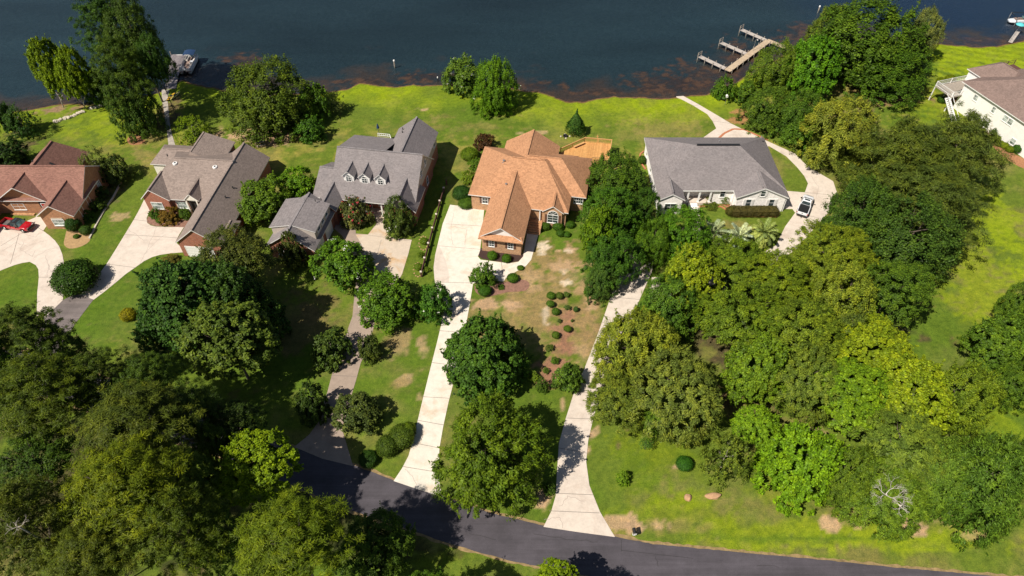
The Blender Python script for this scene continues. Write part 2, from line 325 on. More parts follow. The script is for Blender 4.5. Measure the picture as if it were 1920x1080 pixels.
# bare sand and soil
mul=[.27,.14,.09]
for a in [(985,520,75,60,dry,.85),(1010,560,70,50,dry,.8),(1090,620,40,80,dry,.8),(1000,600,60,30,dry,.7),(925,572,50,16,dry,.9),(1050,562,30,16,mul,.9),(1062,590,30,22,mul,.9),(1056,620,28,26,mul,.9),(1050,655,30,26,mul,.95),(1036,690,36,24,mul,.95),(1030,712,26,16,mul,.9),(1050,480,50,30,dry,.8),(990,470,30,30,dry,.6),(1120,590,22,40,dry,.7),(860,590,10,30,soil,.4),(1000,520,34,20,soil,.5),(1090,665,16,30,soil,.35),(1050,520,70,70,dry,.8),(1000,570,80,40,dry,.7),(1075,520,40,30,soil,.35),(1100,600,30,50,[.27,.18,.09],.6),(1018,462,16,12,pale,.9),(1060,468,24,7,soil,.9),(1062,470,14,4,pale,.8),(1058,508,12,8,pale,.8),(1065,530,18,9,pale,.8),(1055,500,25,14,soil,.6),(1022,590,8,16,pale*.8,.7),(1000,540,30,12,soil,.4),(925,572,50,12,soil,.75),
 (1110,575,14,16,soil,.6),(1108,812,6,14,soil,.9),(1100,848,9,16,soil,.9),(1118,812,14,14,soil,.7),(1165,975,40,14,soil,.8),(1200,990,22,14,soil,.8),(1240,985,24,10,soil,.6),(1264,874,9,5,soil,1),(1017,935,16,18,soil,.9),(1055,756,8,14,soil,.8),
 (1560,980,24,12,soil,.9),(1720,985,30,18,soil,.9),(1770,970,30,20,soil,.4),(1830,1005,40,10,soil,.5),(1610,985,14,7,soil,.7),(1520,780,22,40,soil,.6),(1870,735,12,10,soil,.9),(760,715,20,12,soil,.6),(790,650,14,30,soil,.6),(750,640,25,40,soil,.3),(790,745,8,12,soil,.5),(748,720,30,10,dry,.7),
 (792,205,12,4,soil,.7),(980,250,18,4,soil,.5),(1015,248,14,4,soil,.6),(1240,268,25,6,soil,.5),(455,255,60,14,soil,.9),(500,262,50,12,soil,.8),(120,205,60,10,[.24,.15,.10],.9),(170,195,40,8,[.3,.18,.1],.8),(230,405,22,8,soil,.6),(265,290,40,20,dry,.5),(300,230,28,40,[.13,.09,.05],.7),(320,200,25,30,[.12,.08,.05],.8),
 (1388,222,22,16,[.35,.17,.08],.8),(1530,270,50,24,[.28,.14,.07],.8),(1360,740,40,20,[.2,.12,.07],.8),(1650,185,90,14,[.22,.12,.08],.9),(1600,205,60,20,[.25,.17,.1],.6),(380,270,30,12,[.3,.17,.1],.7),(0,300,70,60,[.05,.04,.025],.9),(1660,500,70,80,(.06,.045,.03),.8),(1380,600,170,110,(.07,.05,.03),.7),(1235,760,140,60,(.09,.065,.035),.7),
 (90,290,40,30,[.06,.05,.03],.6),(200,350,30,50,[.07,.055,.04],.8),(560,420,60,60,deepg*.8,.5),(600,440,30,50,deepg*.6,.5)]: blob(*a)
fr=np.clip((n4-.55)*4,0,1)*np.clip((n2-.5)*3,0,1); blend(dry*1.1,fr*.5*(1-nearlake))
C*= (0.82+.36*fbm(GX,GY,.9,21,3))[...,None]
# mown stripes on the lakeside lawn at right
st=(np.sin((GX*.35+GY*.94)*2.4)*.5+.5); ms=np.clip((GX-82)/6,0,1)*np.clip((GY-105)/5,0,1); C*=(1+(st-.5)*.24*ms)[...,None]
# shore mud and water bed
blend([.16,.085,.045],np.clip((D2+.9)*1.5,0,1)*(GY<500))
alg=fbm(GX,GY,.16,31,6); al2=fbm(GX,GY,.6,32,4)
dk=np.array([.024,.045,.056])
bed=np.where(D2>0,1,0)*1.0; blend([.075,.05,.04],bed)
dd=np.clip(D2/16+(alg-.5)*2.2,0,1)
wind_streak=fbm(GX*.35+GY*.1,GY*1.4,.05,41,5)  # wind streaks of the surface reflection, put into the bed colour
blend(dk,bed*np.clip(dd*1.4,0,1)); C*=(1+(wind_streak-.5)[...,None]*1.1*(D2>6)[...,None])
# weed mats
xm=np.clip((GX-18)/10,0,1)*np.clip((100-GX)/10,0,1)
al3=fbm(GX,GY,1.1,33,4)
blend([.13,.07,.045],bed*np.clip((al2*.5+al3*.5-.47)*7,0,1)*np.clip(1.1-D2/5.0+(alg-.5)*3,0,1)*.8)
for (x,y,rx,ry) in [(1250,150,70,16),(1330,135,60,30),(1300,160,40,12),(1390,100,40,30),(1400,130,40,20),(1240,165,60,7),(1130,168,70,8),(1850,72,95,8),(1010,158,40,6),(800,140,50,7),(690,150,60,5),(460,110,40,16),(440,100,20,8),(1520,60,50,20),(30,212,60,4)]:
    c=P(x,y); k=depth(x,y)/F_PX; e=abs((P(x,y-ry)-P(x,y+ry)).y)/2
    q=np.sqrt(((GX-c.x)/(rx*k))**2+((GY-c.y)/e)**2)
    m_=bed*np.clip((1.1-q+(al2-.5)*2.4+(alg-.5)*1.5)*1.5,0,1)
    blend([.06,.036,.03],m_*.75); blend([.165,.08,.045],m_*np.clip((al2*.5+al3*.5-.48)*8,0,1)*.75)
blend(np.array([.010,.028,.075]),bed*np.clip((GX-70)/25,0,1)*np.clip(dd*1.3,0,1)*.8)
ny,nx=GX.shape
me=bpy.data.meshes.new('ground'); me.vertices.add(nx*ny)
me.vertices.foreach_set('co',np.stack([GX,GY,GZ],-1).astype('f').ravel())
ii=np.arange(nx*ny).reshape(ny,nx); q=np.stack([ii[:-1,:-1],ii[:-1,1:],ii[1:,1:],ii[1:,:-1]],-1).reshape(-1,4)
me.loops.add(q.size); me.loops.foreach_set('vertex_index',q.ravel().astype('i')); me.polygons.add(len(q))
me.polygons.foreach_set('loop_start',(np.arange(len(q))*4).astype('i'))
me.update(calc_edges=True)
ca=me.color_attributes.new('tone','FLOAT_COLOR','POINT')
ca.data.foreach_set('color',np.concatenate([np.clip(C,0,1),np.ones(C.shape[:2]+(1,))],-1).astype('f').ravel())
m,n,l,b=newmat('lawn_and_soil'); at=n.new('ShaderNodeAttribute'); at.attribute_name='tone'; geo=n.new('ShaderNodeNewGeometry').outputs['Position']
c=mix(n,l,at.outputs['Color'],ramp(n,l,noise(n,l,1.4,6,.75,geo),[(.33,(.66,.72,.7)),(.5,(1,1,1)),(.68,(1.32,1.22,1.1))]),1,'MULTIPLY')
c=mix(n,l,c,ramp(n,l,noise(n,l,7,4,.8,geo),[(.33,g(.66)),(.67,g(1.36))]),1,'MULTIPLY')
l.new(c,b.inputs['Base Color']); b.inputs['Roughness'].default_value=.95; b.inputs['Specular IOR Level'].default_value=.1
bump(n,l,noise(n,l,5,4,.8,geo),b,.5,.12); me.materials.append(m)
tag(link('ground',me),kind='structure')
# water
mb=MB(); mb.add([(-4500,110,-.3),(4500,110,-.3),(4500,790,-.3),(-4500,790,-.3)],[(0,1,2,3)])
m,n,l,b=newmat('lake_water'); geo=n.new('ShaderNodeNewGeometry').outputs['Position']
n.remove(b); gl=n.new('ShaderNodeBsdfGlossy'); gl.inputs['Roughness'].default_value=.12; gl.inputs['Color'].default_value=(.9,.95,1,1)
tr=n.new('ShaderNodeBsdfTransparent'); tr.inputs[0].default_value=(.72,.78,.8,1)
fr=n.new('ShaderNodeFresnel'); fr.inputs[0].default_value=1.33; bp=n.new('ShaderNodeBump'); bp.inputs['Strength'].default_value=.5; bp.inputs['Distance'].default_value=.12
mp=n.new('ShaderNodeMapping'); mp.inputs['Scale'].default_value=(1,1.8,1); mp.inputs['Rotation'].default_value=(0,0,.5); l.new(geo,mp.inputs[0])
l.new(noise(n,l,1.6,6,.7,mp.outputs[0]),bp.inputs['Height']); l.new(bp.outputs[0],gl.inputs['Normal']); l.new(bp.outputs[0],fr.inputs['Normal'])
ms_=n.new('ShaderNodeMixShader'); l.new(fr.outputs[0],ms_.inputs[0]); l.new(tr.outputs[0],ms_.inputs[1]); l.new(gl.outputs[0],ms_.inputs[2]); l.new(ms_.outputs[0],n['Material Output'].inputs[0])
structure('water',mb,[m])
# ---------------------------------------------------------------- road and drives
def pave(name,pts,z,mat,joints=(),cracks=(),sub=0,jw=.07,dark=None):
    W=[P(*p) for p in pts]
    if sub: W=smooth_poly(W,sub)
    mb=MB(); slab(mb,W,z,0)
    for a,b in joints: strip(mb,P(*a),P(*b),jw,z+.004,1)
    for path in cracks:
        pts_=[P(*p) for p in path]; r=random.Random(len(path)*7+int(path[0][0]))
        fine=[]
        for i in range(len(pts_)-1):
            for k in range(6):
                t=k/6; q_=pts_[i].lerp(pts_[i+1],t); q_.x+=r.uniform(-.12,.12); q_.y+=r.uniform(-.12,.12); fine.append(q_)
        fine.append(pts_[-1])
        for i in range(len(fine)-1): strip(mb,fine[i],fine[i+1],.045,z+.004,2)
    return structure(name,mb,[mat,M[dark or 'joint'],M[dark or 'crack']])
TE=[(-200,640),(60,660),(200,712),(330,760),(450,803),(540,836),(604,856),(660,871),(740,901),(828,930),(920,962),(1020,986),(1152,1006),(1224,1020),(1338,1031),(1420,1039),(1525,1048),(1701,1066),(1842,1078),(2100,1104)]
BE=[(2100,1220),(1700,1170),(1300,1110),(1100,1080),(1013,1063),(952,1050),(900,1036),(826,1014),(747,986),(713,976),(634,948),(560,915),(480,880),(400,850),(250,800),(100,745),(-200,720)]
rr=random.Random(3)
def jag(pts,a):
    out=[]
    for i in range(len(pts)-1):
        A=Vector(pts[i]+(0,)); B=Vector(pts[i+1]+(0,)); k=max(2,int((B-A).length/9))
        for j in range(k):
            q_=A.lerp(B,j/k); out.append((q_.x+rr.uniform(-a,a)*.5,q_.y+rr.uniform(-a,a)))
    out.append(pts[-1]); return out
pave('verge',[(x,y-5) for x,y in jag(TE,2.2)]+[(x,y+5) for x,y in jag(BE,2.4)],.008,M['edge_soil'])
pave('road',jag(TE,.7)+jag(BE,.8),.02,M['asphalt'],joints=[((1165,1012),(1165,1034)),((1165,1032),(1300,1047))],cracks=[[(1000,1000),(1060,1010),(1120,1016)],[(880,1000),(930,1012)],[(1420,1060),(1460,1064)],[(1230,1045),(1235,1062)],[(760,940),(752,975)]],jw=.05,dark='tar')
pave('road_apron',[(84,594),(112,567),(125,559),(137,554),(152,552),(176,561),(160,582),(142,606),(120,640),(110,690),(60,690),(66,640),(74,612)],.028,M['asphalt_old'])
pave('driveway',[(-120,430),(0,423),(50,415),(68,407),(79,407),(88,423),(81,433),(92,441),(103,451),(111,462),(117,477),(120,493),(120,530),(118,563),(84,596),(69,592),(70,550),(73,520),(72,505),(67,497),(56,491),(42,493),(28,497),(12,503),(0,508),(-40,530),(-120,560)],.035,M['conc'],
 joints=[((0,462),(70,420)),((20,495),(36,437)),((81,433),(60,420)),((73,520),(120,520))],cracks=[[(5,470),(30,455),(50,462),(90,450)],[(45,455),(38,468),(60,482),(66,470)],[(85,480),(92,500),(88,520)],[(62,485),(90,468),(112,465)],[(90,495),(96,510),(112,520)],[(40,437),(66,445),(75,437)]])
pave('driveway',[(271,373),(262,392),(251,412),(234,440),(217,468),(200,495),(183,518),(164,540),(151,553),(176,562),(196,547),(217,530),(236,514),(256,500),(270,490),(286,482),(300,478),(320,475),(346,473),(338,462),(329,454),(336,440),(345,426),(320,426),(292,425),(283,423),(276,418),(275,409),(280,397),(284,385),(276,373)],.035,M['conc'],
 joints=[((200,495),(253,502)),((251,412),(277,415)),((234,440),(332,446))],cracks=[[(295,425),(275,470),(262,495)],[(240,430),(270,450),(300,450)],[(310,440),(290,455),(270,478)]])
pave('driveway',[(618,400),(640,398),(668,412),(667,438),(690,440),(706,419),(700,400),(722,398),(722,421),(733,446),(772,450),(763,482),(754,514),(738,540),(718,565),(702,588),(702,610),(690,650),(676,682),(668,712),(660,738),(652,770),(641,803),(652,840),(662,874),(604,860),(552,838),(580,815),(598,790),(606,760),(614,735),(622,704),(636,665),(652,618),(661,593),(664,560),(667,535),(672,500),(660,470),(640,440),(622,425)],.035,M['conc_old'],
 joints=[((640,630),(696,630)),((665,588),(702,589)),((622,704),(668,706)),((612,740),(660,742)),((596,792),(642,800))],cracks=[[(575,820),(610,830),(640,850)],[(668,600),(690,605)]])
pave('drive_pad',[(667,440),(690,440),(708,419),(704,402),(721,402),(721,421),(733,446),(772,450),(766,475),(754,514),(744,532),(700,508),(680,500),(684,470),(676,455)],.043,M['conc_rust'],joints=[((690,441),(770,452)),((715,450),(700,505))],jw=.05)
pave('driveway',[(844,384),(860,386),(876,392),(908,390),(903,445),(900,470),(896,481),(901,487),(924,490),(954,494),(972,491),(981,481),(984,462),(990,427),(1013,427),(1005,455),(996,487),(986,499),(972,507),(958,515),(948,522),(944,528),(924,526),(900,528),(887,532),(880,575),(873,613),(862,665),(848,727),(841,754),(831,800),(824,840),(822,885),(825,912),(830,932),(785,918),(738,902),(754,878),(766,855),(773,830),(783,790),(790,760),(806,695),(820,640),(828,606),(822,565),(815,528),(813,502),(817,478),(821,457),(830,420)],.035,M['conc_new'],
 joints=[((821,461),(903,468)),((815,529),(886,531)),((836,420),(902,424)),((792,744),(842,747)),((782,788),(832,797)),((773,830),(823,840)),((756,875),(823,886)),((810,680),(858,686)),((822,620),(871,624)),((940,491),(944,526))],cracks=[[(850,400),(845,440),(850,460)],[(850,425),(875,430),(872,460)],[(760,880),(775,895),(783,915)]])
pave('drive_flare',[(821,457),(828,470),(836,490),(841,510),(842,529),(815,529),(813,502),(816,478)],.043,M['conc'])
pave('driveway',[(1225,440),(1230,470),(1222,510),(1200,560),(1184,600),(1165,640),(1146,685),(1128,735),(1114,778),(1103,825),(1099,866),(1105,910),(1125,960),(1153,1007),(1085,998),(1019,988),(1034,958),(1042,929),(1044,891),(1048,831),(1061,784),(1075,740),(1095,693),(1120,629),(1145,557),(1160,520),(1180,475),(1195,440)],.035,M['conc'],
 joints=[((1042,925),(1112,928)),((1030,958),(1124,962)),((1047,840),(1101,850)),((1062,784),(1112,786)),((1145,557),(1200,562)),((1078,735),(1128,738)),((1105,668),(1150,672))],cracks=[[(1020,975),(1050,970),(1055,990)],[(1050,950),(1065,930),(1095,940)],[(1070,800),(1090,810),(1104,806)]])
pave('driveway',[(1316,260),(1330,250),(1343,241),(1336,227),(1326,214),(1300,198),(1268,181),(1281,180),(1310,196),(1339,213),(1371,232),(1400,246),(1437,264),(1470,279),(1490,288),(1514,312),(1538,326),(1562,340),(1572,370),(1552,400),(1525,430),(1490,470),(1440,500),(1340,560),(1215,560),(1222,520),(1330,520),(1420,480),(1455,460),(1472,425),(1491,399),(1486,392),(1462,392),(1460,357),(1509,361),(1515,344),(1508,330),(1494,313),(1474,293),(1442,274),(1400,290),(1340,285)],.035,M['conc'],
 joints=[((1509,361),(1560,366)),((1336,227),(1371,232)),((1300,198),(1312,197)),((1491,399),(1540,410))],cracks=[[(1520,330),(1535,350),(1530,370)],[(1350,240),(1380,242),(1410,256)]])
mb=MB(); arc=[P(1345,262),P(1358,250),P(1375,242),P(1395,243),P(1420,254),P(1440,263)]
arc=[q_ for i in range(len(arc)-1) for q_ in (arc[i],arc[i].lerp(arc[i+1],.5))]+[arc[-1]]
for i in range(len(arc)-1): strip(mb,arc[i],arc[i+1],.5,.043)
structure('patio_brick_band',mb,[M['edging']])
pave('walkway',[(1294,386),(1311,386),(1314,424),(1314,470),(1294,470),(1293,414)],.035,M['conc'],joints=[((1293,400),(1312,400)),((1293,414),(1313,414)),((1294,428),(1313,428))],jw=.05)
pave('walkway',[(316,273),(329,274),(322,250),(318,228),(316,205),(314,185),(318,168),(303,168),(304,190),(308,210),(311,232),(314,255)],.03,M['paver'],joints=[((311,225),(318,224)),((310,212),(317,211)),((314,240),(320,239)),((306,195),(315,194)),((305,180),(314,180))],jw=.08)
pave('mulch_bed',[(896,469),(900,465),(981,477),(981,481),(972,490),(954,493),(924,489),(903,485),(896,479)],.03,M['mulch'],sub=0)
#pave('mulch_bed',[(1022,548),(1050,548),(1080,545),(1090,562),(1082,590),(1072,620),(1070,650),(1065,680),(1045,715),(1015,720),(1010,690),(1028,650),(1034,620),(1038,595),(1024,575)],.022,M['straw2'],sub=3)
pave('mulch_bed',[(895,530),(940,530),(975,524),(992,530),(986,545),(950,548),(915,556),(892,548)],.022,M['straw2'],sub=3)
pave('mulch_bed',[(127,430),(145,432),(165,438),(168,452),(150,463),(130,466),(120,458),(122,445)],.022,M['sandbed'],sub=3)
pave('mulch_bed',[(238,262),(248,253),(266,256),(272,265),(262,271),(244,271)],.022,M['straw'],sub=3)
pave('mulch_bed',[(277,418),(276,410),(283,395),(283,383),(360,386),(352,426),(320,425),(292,424)],.022,M['straw2'],sub=2)
pave('mulch_bed',[(1313,384),(1352,384),(1364,392),(1378,404),(1400,406),(1454,406),(1459,396),(1455,385),(1390,383)],.022,M['straw'],sub=2)
pave('mulch_bed',[(1845,238),(1862,250),(1885,280),(1925,300),(1925,318),(1890,300),(1862,275),(1845,255)],.022,M['straw'],sub=2)
pave('mulch_bed',[(1772,185),(1780,170),(1796,175),(1792,195)],.022,M['straw'],sub=2)
# edging bands
for lab,pts,mm,wd in [('terracotta scalloped edging round the front bed of the white house',[(1311,388),(1352,388),(1360,393),(1368,401),(1377,406),(1456,407),(1460,401),(1457,393)],M['edging'],.22),
  ('low tan brick edging in front of the left red brick house',[(22,402),(66,403)],M['brick_tan'],.5),
  ('low tan brick edging under the right gable window of the red brick house',[(97,425),(126,428)],M['brick_tan'],.5),
  ('pale stone edging curving along the shrub bed beside the left house',[(232,322),(226,345),(212,372),(196,395),(182,420),(168,448)],M['riprap'],.28),
  ('terracotta edging curving beside the left wall of the white house',[(1210,318),(1199,302),(1200,290),(1207,284)],M['edging'],.25)]:
    mb=MB(); W=[P(*p) for p in pts]
    for i in range(len(W)-1):
        L=(W[i+1]-W[i]).length; k=max(1,int(L/.5))
        for j in range(k):
            a=W[i].lerp(W[i+1],j/k); b_=W[i].lerp(W[i+1],(j+.94)/k); a.z=b_.z=.08+rr.uniform(0,.015); mb.bar(a,b_,wd,.24)
    tag(mb.build('bed_edging',mm),lab,'edging')
# ---------------------------------------------------------------- house kit
class House:
    def __init__(s,name,ox,oy,rot,label,cat='house'):
        s.root=empty(name,(ox,oy,0),label,cat,rz=math.radians(rot)); s.R=MB(); s.walls={}; s.trim=MB()
    def wallmb(s,mat): return s.walls.setdefault(mat,MB())
    def wing(s,x0,x1,y0,y1,ez,rz,axis,wall,h0=0,h1=0,over=.45,rk=.25,gmat=None,rc=None,base=-.3,walls=True,th=.16,rmi=0):
        """roof rectangle incl. overhang; axis = ridge direction; h0/h1 hip insets (0 = gable)"""
        if axis=='x': a0,a1,b0,b1=x0,x1,y0,y1; T=lambda a,b,z:(a,b,z)
        else: a0,a1,b0,b1=y0,y1,x0,x1; T=lambda a,b,z:(b,a,z)
        bc=(b0+b1)/2 if rc is None else rc
        top=[(a0,b0,ez),(a1,b0,ez),(a1,b1,ez),(a0,b1,ez),(a0+h0,bc,rz),(a1-h1,bc,rz)]
        vs=[T(*p) for p in top]+[T(p[0],p[1],p[2]-th) for p in top]
        fs=[(0,1,5,4),(2,3,4,5)]; fs+= [(3,0,4)] if h0 else []; fs+=[(1,2,5)] if h1 else []
        mi=[rmi]*len(fs); und=[tuple(i+6 for i in f[::-1]) for f in fs]; fs2=fs+und; mi+= [1]*len(und)
        ed=[(0,1),(2,3)]; ed+= [(3,0)] if h0 else [(3,4),(4,0)]; ed+= [(1,2)] if h1 else [(1,5),(5,2)]
        for i,j in ed: fs2.append((j,i,i+6,j+6)); mi.append(1)
        if axis=='y': fs2=[f[::-1] for f in fs2]
        k=len(s.R.v); s.R.v+=vs; s.R.f+=[tuple(i+k for i in f) for f in fs2]; s.R.mi+=mi
        # ridge cap
        if axis=='x': s.R.bar((a0+h0,bc,rz+.02),(a1-h1,bc,rz+.02),.3,.07,2)
        else: s.R.bar((bc,a0+h0,rz+.02),(bc,a1-h1,rz+.02),.3,.07,2)
        if walls:
            w_=s.wallmb(wall); A0=a0+(over if h0 else rk); A1=a1-(over if h1 else rk); B0=b0+over; B1=b1-over
            zt=ez-th*.6
            sl0=(rz-ez)/(bc-b0); sl1=(rz-ez)/(b1-bc); zw=min(ez+sl0*over,ez+sl1*over)-th-.03
            c=[T(A0,B0,base),T(A1,B0,base),T(A1,B1,base),T(A0,B1,base),T(A0,B0,zw),T(A1,B0,zw),T(A1,B1,zw),T(A0,B1,zw)]
            w_.add(c,[(0,1,5,4),(1,2,6,5),(2,3,7,6),(3,0,4,7),(4,5,6,7)] if axis=='x' else [(4,5,1,0),(5,6,2,1),(6,7,3,2),(7,4,0,3),(7,6,5,4)])
            for hh,A,dr in ((h0,A0,-1),(h1,A1,1)):
                if not hh:
                    gm=s.wallmb(gmat or wall); zr=rz-th-.03
                    f=[T(A,B0,zw),T(A,B1,zw),T(A,bc,zr)]; bk=[T(A-dr*.3,B0,zw),T(A-dr*.3,B1,zw),T(A-dr*.3,bc,zr)]
                    gm.add(f+bk,[(0,1,2),(3,5,4),(0,2,5,3),(1,4,5,2)])
    def window(s,x,y,z,wd,ht,face='-y',nx=2,ny=2,gl='glass',shut=None,shw=.38,arch=False,out=0):
        """x,y = centre on the wall, z = sill height"""
        ang={'-y':0,'+x':90,'+y':180,'-x':-90}[face]; mt=Matrix.Translation((x,y,z))@Matrix.Rotation(math.radians(ang),4,'Z')
        f=MB(); t=.09
        f.box(-wd/2-t,-wd/2,-.07,.03,-t,ht+t,mat=mt); f.box(wd/2,wd/2+t,-.07,.03,-t,ht+t,mat=mt)
        f.box(-wd/2,wd/2,-.068,.03,ht,ht+t,mat=mt); f.box(-wd/2-t-.05,wd/2+t+.05,-.12,.03,-t-.06,-t+.004,mat=mt); f.box(-wd/2,wd/2,-.068,.03,-t+.004,0,mat=mt)
        for i in range(1,nx):
            xx=-wd/2+wd*i/nx; f.box(xx-.025,xx+.025,-.05,.02,0,ht,mat=mt)
        for i in range(1,ny):
            zz=ht*i/ny; f.box(-wd/2,wd/2,-.047,.02,zz-.022,zz+.022,mat=mt)
        if arch:
            pts=[(wd/2*math.cos(a),wd/2*math.sin(a)) for a in [math.pi*i/10 for i in range(11)]]
            for i in range(10):
                f.bar(mt@Vector((pts[i][0],-.03,ht+t+pts[i][1])),mt@Vector((pts[i+1][0],-.03,ht+t+pts[i+1][1])),.1,.09)
            for a in (45,90,135): f.bar(mt@Vector((0,-.02,ht+t)),mt@Vector((wd/2*math.cos(math.radians(a)),-.02,ht+t+wd/2*math.sin(math.radians(a)))),.05,.05)
        fo=f.build('window',M['trim'],s.root)
        p=MB(); p.box(-wd/2,wd/2,-.02,.01,0,ht,mat=mt)
        if arch:
            vs=[mt@Vector((a,-.012,ht+t+b)) for a,b in pts]; p.add(vs,[tuple(range(len(vs)))])
        p.build('pane',M[gl],fo)
        if shut:
            for sg in(-1,1):
                q=MB(); xc=sg*(wd/2+t+shw/2+.02); q.box(xc-shw/2,xc+shw/2,-.06,.02,-.05,ht+.08,mat=mt)
                for k in range(3):
                    zz=.12+k*(ht-.1)/3; q.box(xc-shw/2+.05,xc+shw/2-.05,-.075,-.055,zz,zz+(ht-.1)/3-.08,mat=mt)
                q.build('shutter',M[shut],s.root)
    def part(s,name,mb,mat,smooth=False): return mb.build(name,mat if isinstance(mat,list) else M[mat],s.root,smooth)
    def pipe(s,x,y,z,r=.12,h=.45,mat='metal'):
        q=MB(); q.lathe((x,y,z),[(r*1.7,0),(r*1.7,.04),(r,.08),(r,h),(r*1.5,h),(r*1.5,h+.08),(r*.3,h+.14)],12); s.part('roof_vent',q,mat)
    def door(s,x,y,z,wd,ht,face,mat,name='door'):
        ang={'-y':0,'+x':90,'+y':180,'-x':-90}[face]; mt=Matrix.Translation((x,y,z))@Matrix.Rotation(math.radians(ang),4,'Z')
        q=MB(); q.box(-wd/2,wd/2,-.05,.02,0,ht,mat=mt)
        for k in range(4 if wd>2 else 2):
            q.box(-wd/2+.12,wd/2-.12,-.065,-.045,.1+k*(ht-.1)/(4 if wd>2 else 2),(k+1)*(ht-.1)/(4 if wd>2 else 2),mat=mt)
        d=s.part(name,q,mat); h=MB(); h.box(wd/2-.2,wd/2-.12,-.11,-.06,ht*.45,ht*.5,mat=mt); h.build('handle',M['metal'],d)
        f=MB(); f.box(-wd/2-.1,-wd/2,-.07,.02,0,ht+.1,mat=mt); f.box(wd/2,wd/2+.1,-.07,.02,0,ht+.1,mat=mt); f.box(-wd/2,wd/2,-.068,.02,ht,ht+.1,mat=mt)
        s.part('door_frame',f,'trim')
    def finish(s,roofmats):
        s.R.build('roof',[M[roofmats[0]],M['trim'],M[roofmats[1]]]+[M[r] for r in roofmats[2:]],s.root)
        for k,(mat,mb) in enumerate(s.walls.items()): mb.build('wall' if k==0 else ('siding' if 'siding' in mat else 'wall'),M[mat],s.root)
        if s.trim.v: s.trim.build('trim',M['trim'],s.root)
# ---------------- orange roofed brick house
h=House('brick_house',-5.16,108.07,-10,'brick house with bright orange shingle roof, front gable garage wing and new wooden deck')
bt='brick_tan'
h.wing(0,17.9,-14.6,-.05,3.6,7.2,'x',bt,6.6,5.4)
h.wing(5,17.92,-16.5,-.3,3.58,7.26,'x',bt,6.6,5.6,rc=-7.0)
h.wing(4.5,20.5,-12,-.35,3.61,7.1,'x',bt,5,5.2)
h.wing(4.0,11.5,-25.0,-6.2,3.6,6.05,'y',bt,0,3,gmat='siding_white',rk=.55)
h.wing(3.8,14.1,-8.5,2.4,3.62,6.75,'y',bt,2.0,0,rk=.3)
h.wing(13.45,17.15,-16.85,-10.5,3.63,4.95,'y',bt,0,1,over=.3,rk=.25)
# pent roof across the garage gable
h.R.add([(4.0,-25.35,3.57),(11.5,-25.35,3.57),(11.1,-24.42,4.06),(4.4,-24.42,4.06),(4.0,-25.35,3.42),(11.5,-25.35,3.42)],[(0,1,2,3),(4,5,1,0),(4,0,3),(1,5,2)],0)
for x in (6.1,9.3): h.window(x,-24.45,1.35,.8,1.25,'-y',2,3,shut='shutter')
h.window(2.9,-14.15,1.7,.95,1.2,'-y',2,2,shut='shutter')
h.window(15.3,-16.6,1.2,1.75,1.6,'-y',2,3,shut='shutter',arch=True)
h.window(19.15,-11.55,1.9,1.5,1.15,'-y',4,2)
for y in (-4,-9): h.window(.45,y,1.4,.95,1.35,'-x',2,3)
h.door(12.2,-13.3,1.0,1.0,2.1,'-y','shutter')
q=MB()
for k in range(6): q.box(11.1,13.4,-16.9-.42*k,-16.48-.42*k if k else -13,-.1,1.0-.17*k-.02)
h.part('front_steps',q,'brick_tan')
q=MB(); q.box(13.25,13.5,-18.6,-16.52,-.1,1.1); q.box(13.2,13.55,-18.65,-16.53,1.1,1.17); h.part('stair_wall',q,'brick_tan')
q=MB(); q.box(12.9,13.1,-16.35,-16.15,1.0,3.45); h.part('porch_column',q,'trim')
h.pipe(5.2,-8.1,6.3,.16,.5); h.pipe(6.5,-12.9,4.9,.14,.6)
h.finish(['roof_orange','roof_orange'])
# its deck
dk=House('wooden_deck',-5.16,108.07,-10,'raised new orange wood deck behind the orange roofed house','deck')
poly=[(14.3,0.25),(20.4,.05),(20.4,.8),(23.5,.9),(23.6,7.0),(18.5,6.9),(14.2,2.5)]
q=MB(); slab(q,poly,2.1,0,.12); dk.part('deck_boards',q,'deckwood')
q=MB()
for i in range(1,len(poly)):
    a,b_=poly[i],poly[(i+1)%len(poly)]
    if i in (1,6): continue
    q.bar((*a,1.9),(*b_,1.9),.06,.32)
dk.part('fascia_board',q,'railwood')
rails=[(2,3),(3,4),(4,5),(5,6)]
for i,j in rails:
    a=Vector((*poly[i],2.1)); b_=Vector((*poly[j],2.1)); r_=MB(); up=Vector((0,0,1))
    r_.bar(a+up*1.0,b_+up*1.0,.14,.05); r_.bar(a+up*.12,b_+up*.12,.05,.08); r_.bar(a+up*.88,b_+up*.88,.05,.08)
    L=(b_-a).length; k=int(L/.16)
    for t in range(1,k): p=a.lerp(b_,t/k); r_.bar(p+up*.12,p+up*.88,.045)
    dk.part('railing',r_,'railwood')
for p in [poly[i] for i in (2,3,4,5,6)]+[(23.55,4),(21,6.95),(16.3,4.7)]:
    q=MB(); q.box(p[0]-.07,p[0]+.07,p[1]-.07,p[1]+.07,-.1,3.15); dk.part('post',q,'railwood')
q=MB(); q.bar((16.6,4.3,2.5),(18.4,6.1,2.5),.45,.06); q.bar((16.7,4.4,2.1),(16.7,4.4,2.5),.08); q.bar((18.3,6.0,2.1),(18.3,6.0,2.5),.08); dk.part('bench',q,'railwood')
q=MB(); q.bar((20.8,6.95,2.1),(20.8,6.95,3.9),.1); q.bar((20.6,6.95,3.5),(21.0,6.95,3.5),.08); dk.part('lamp_post',q,'railwood')
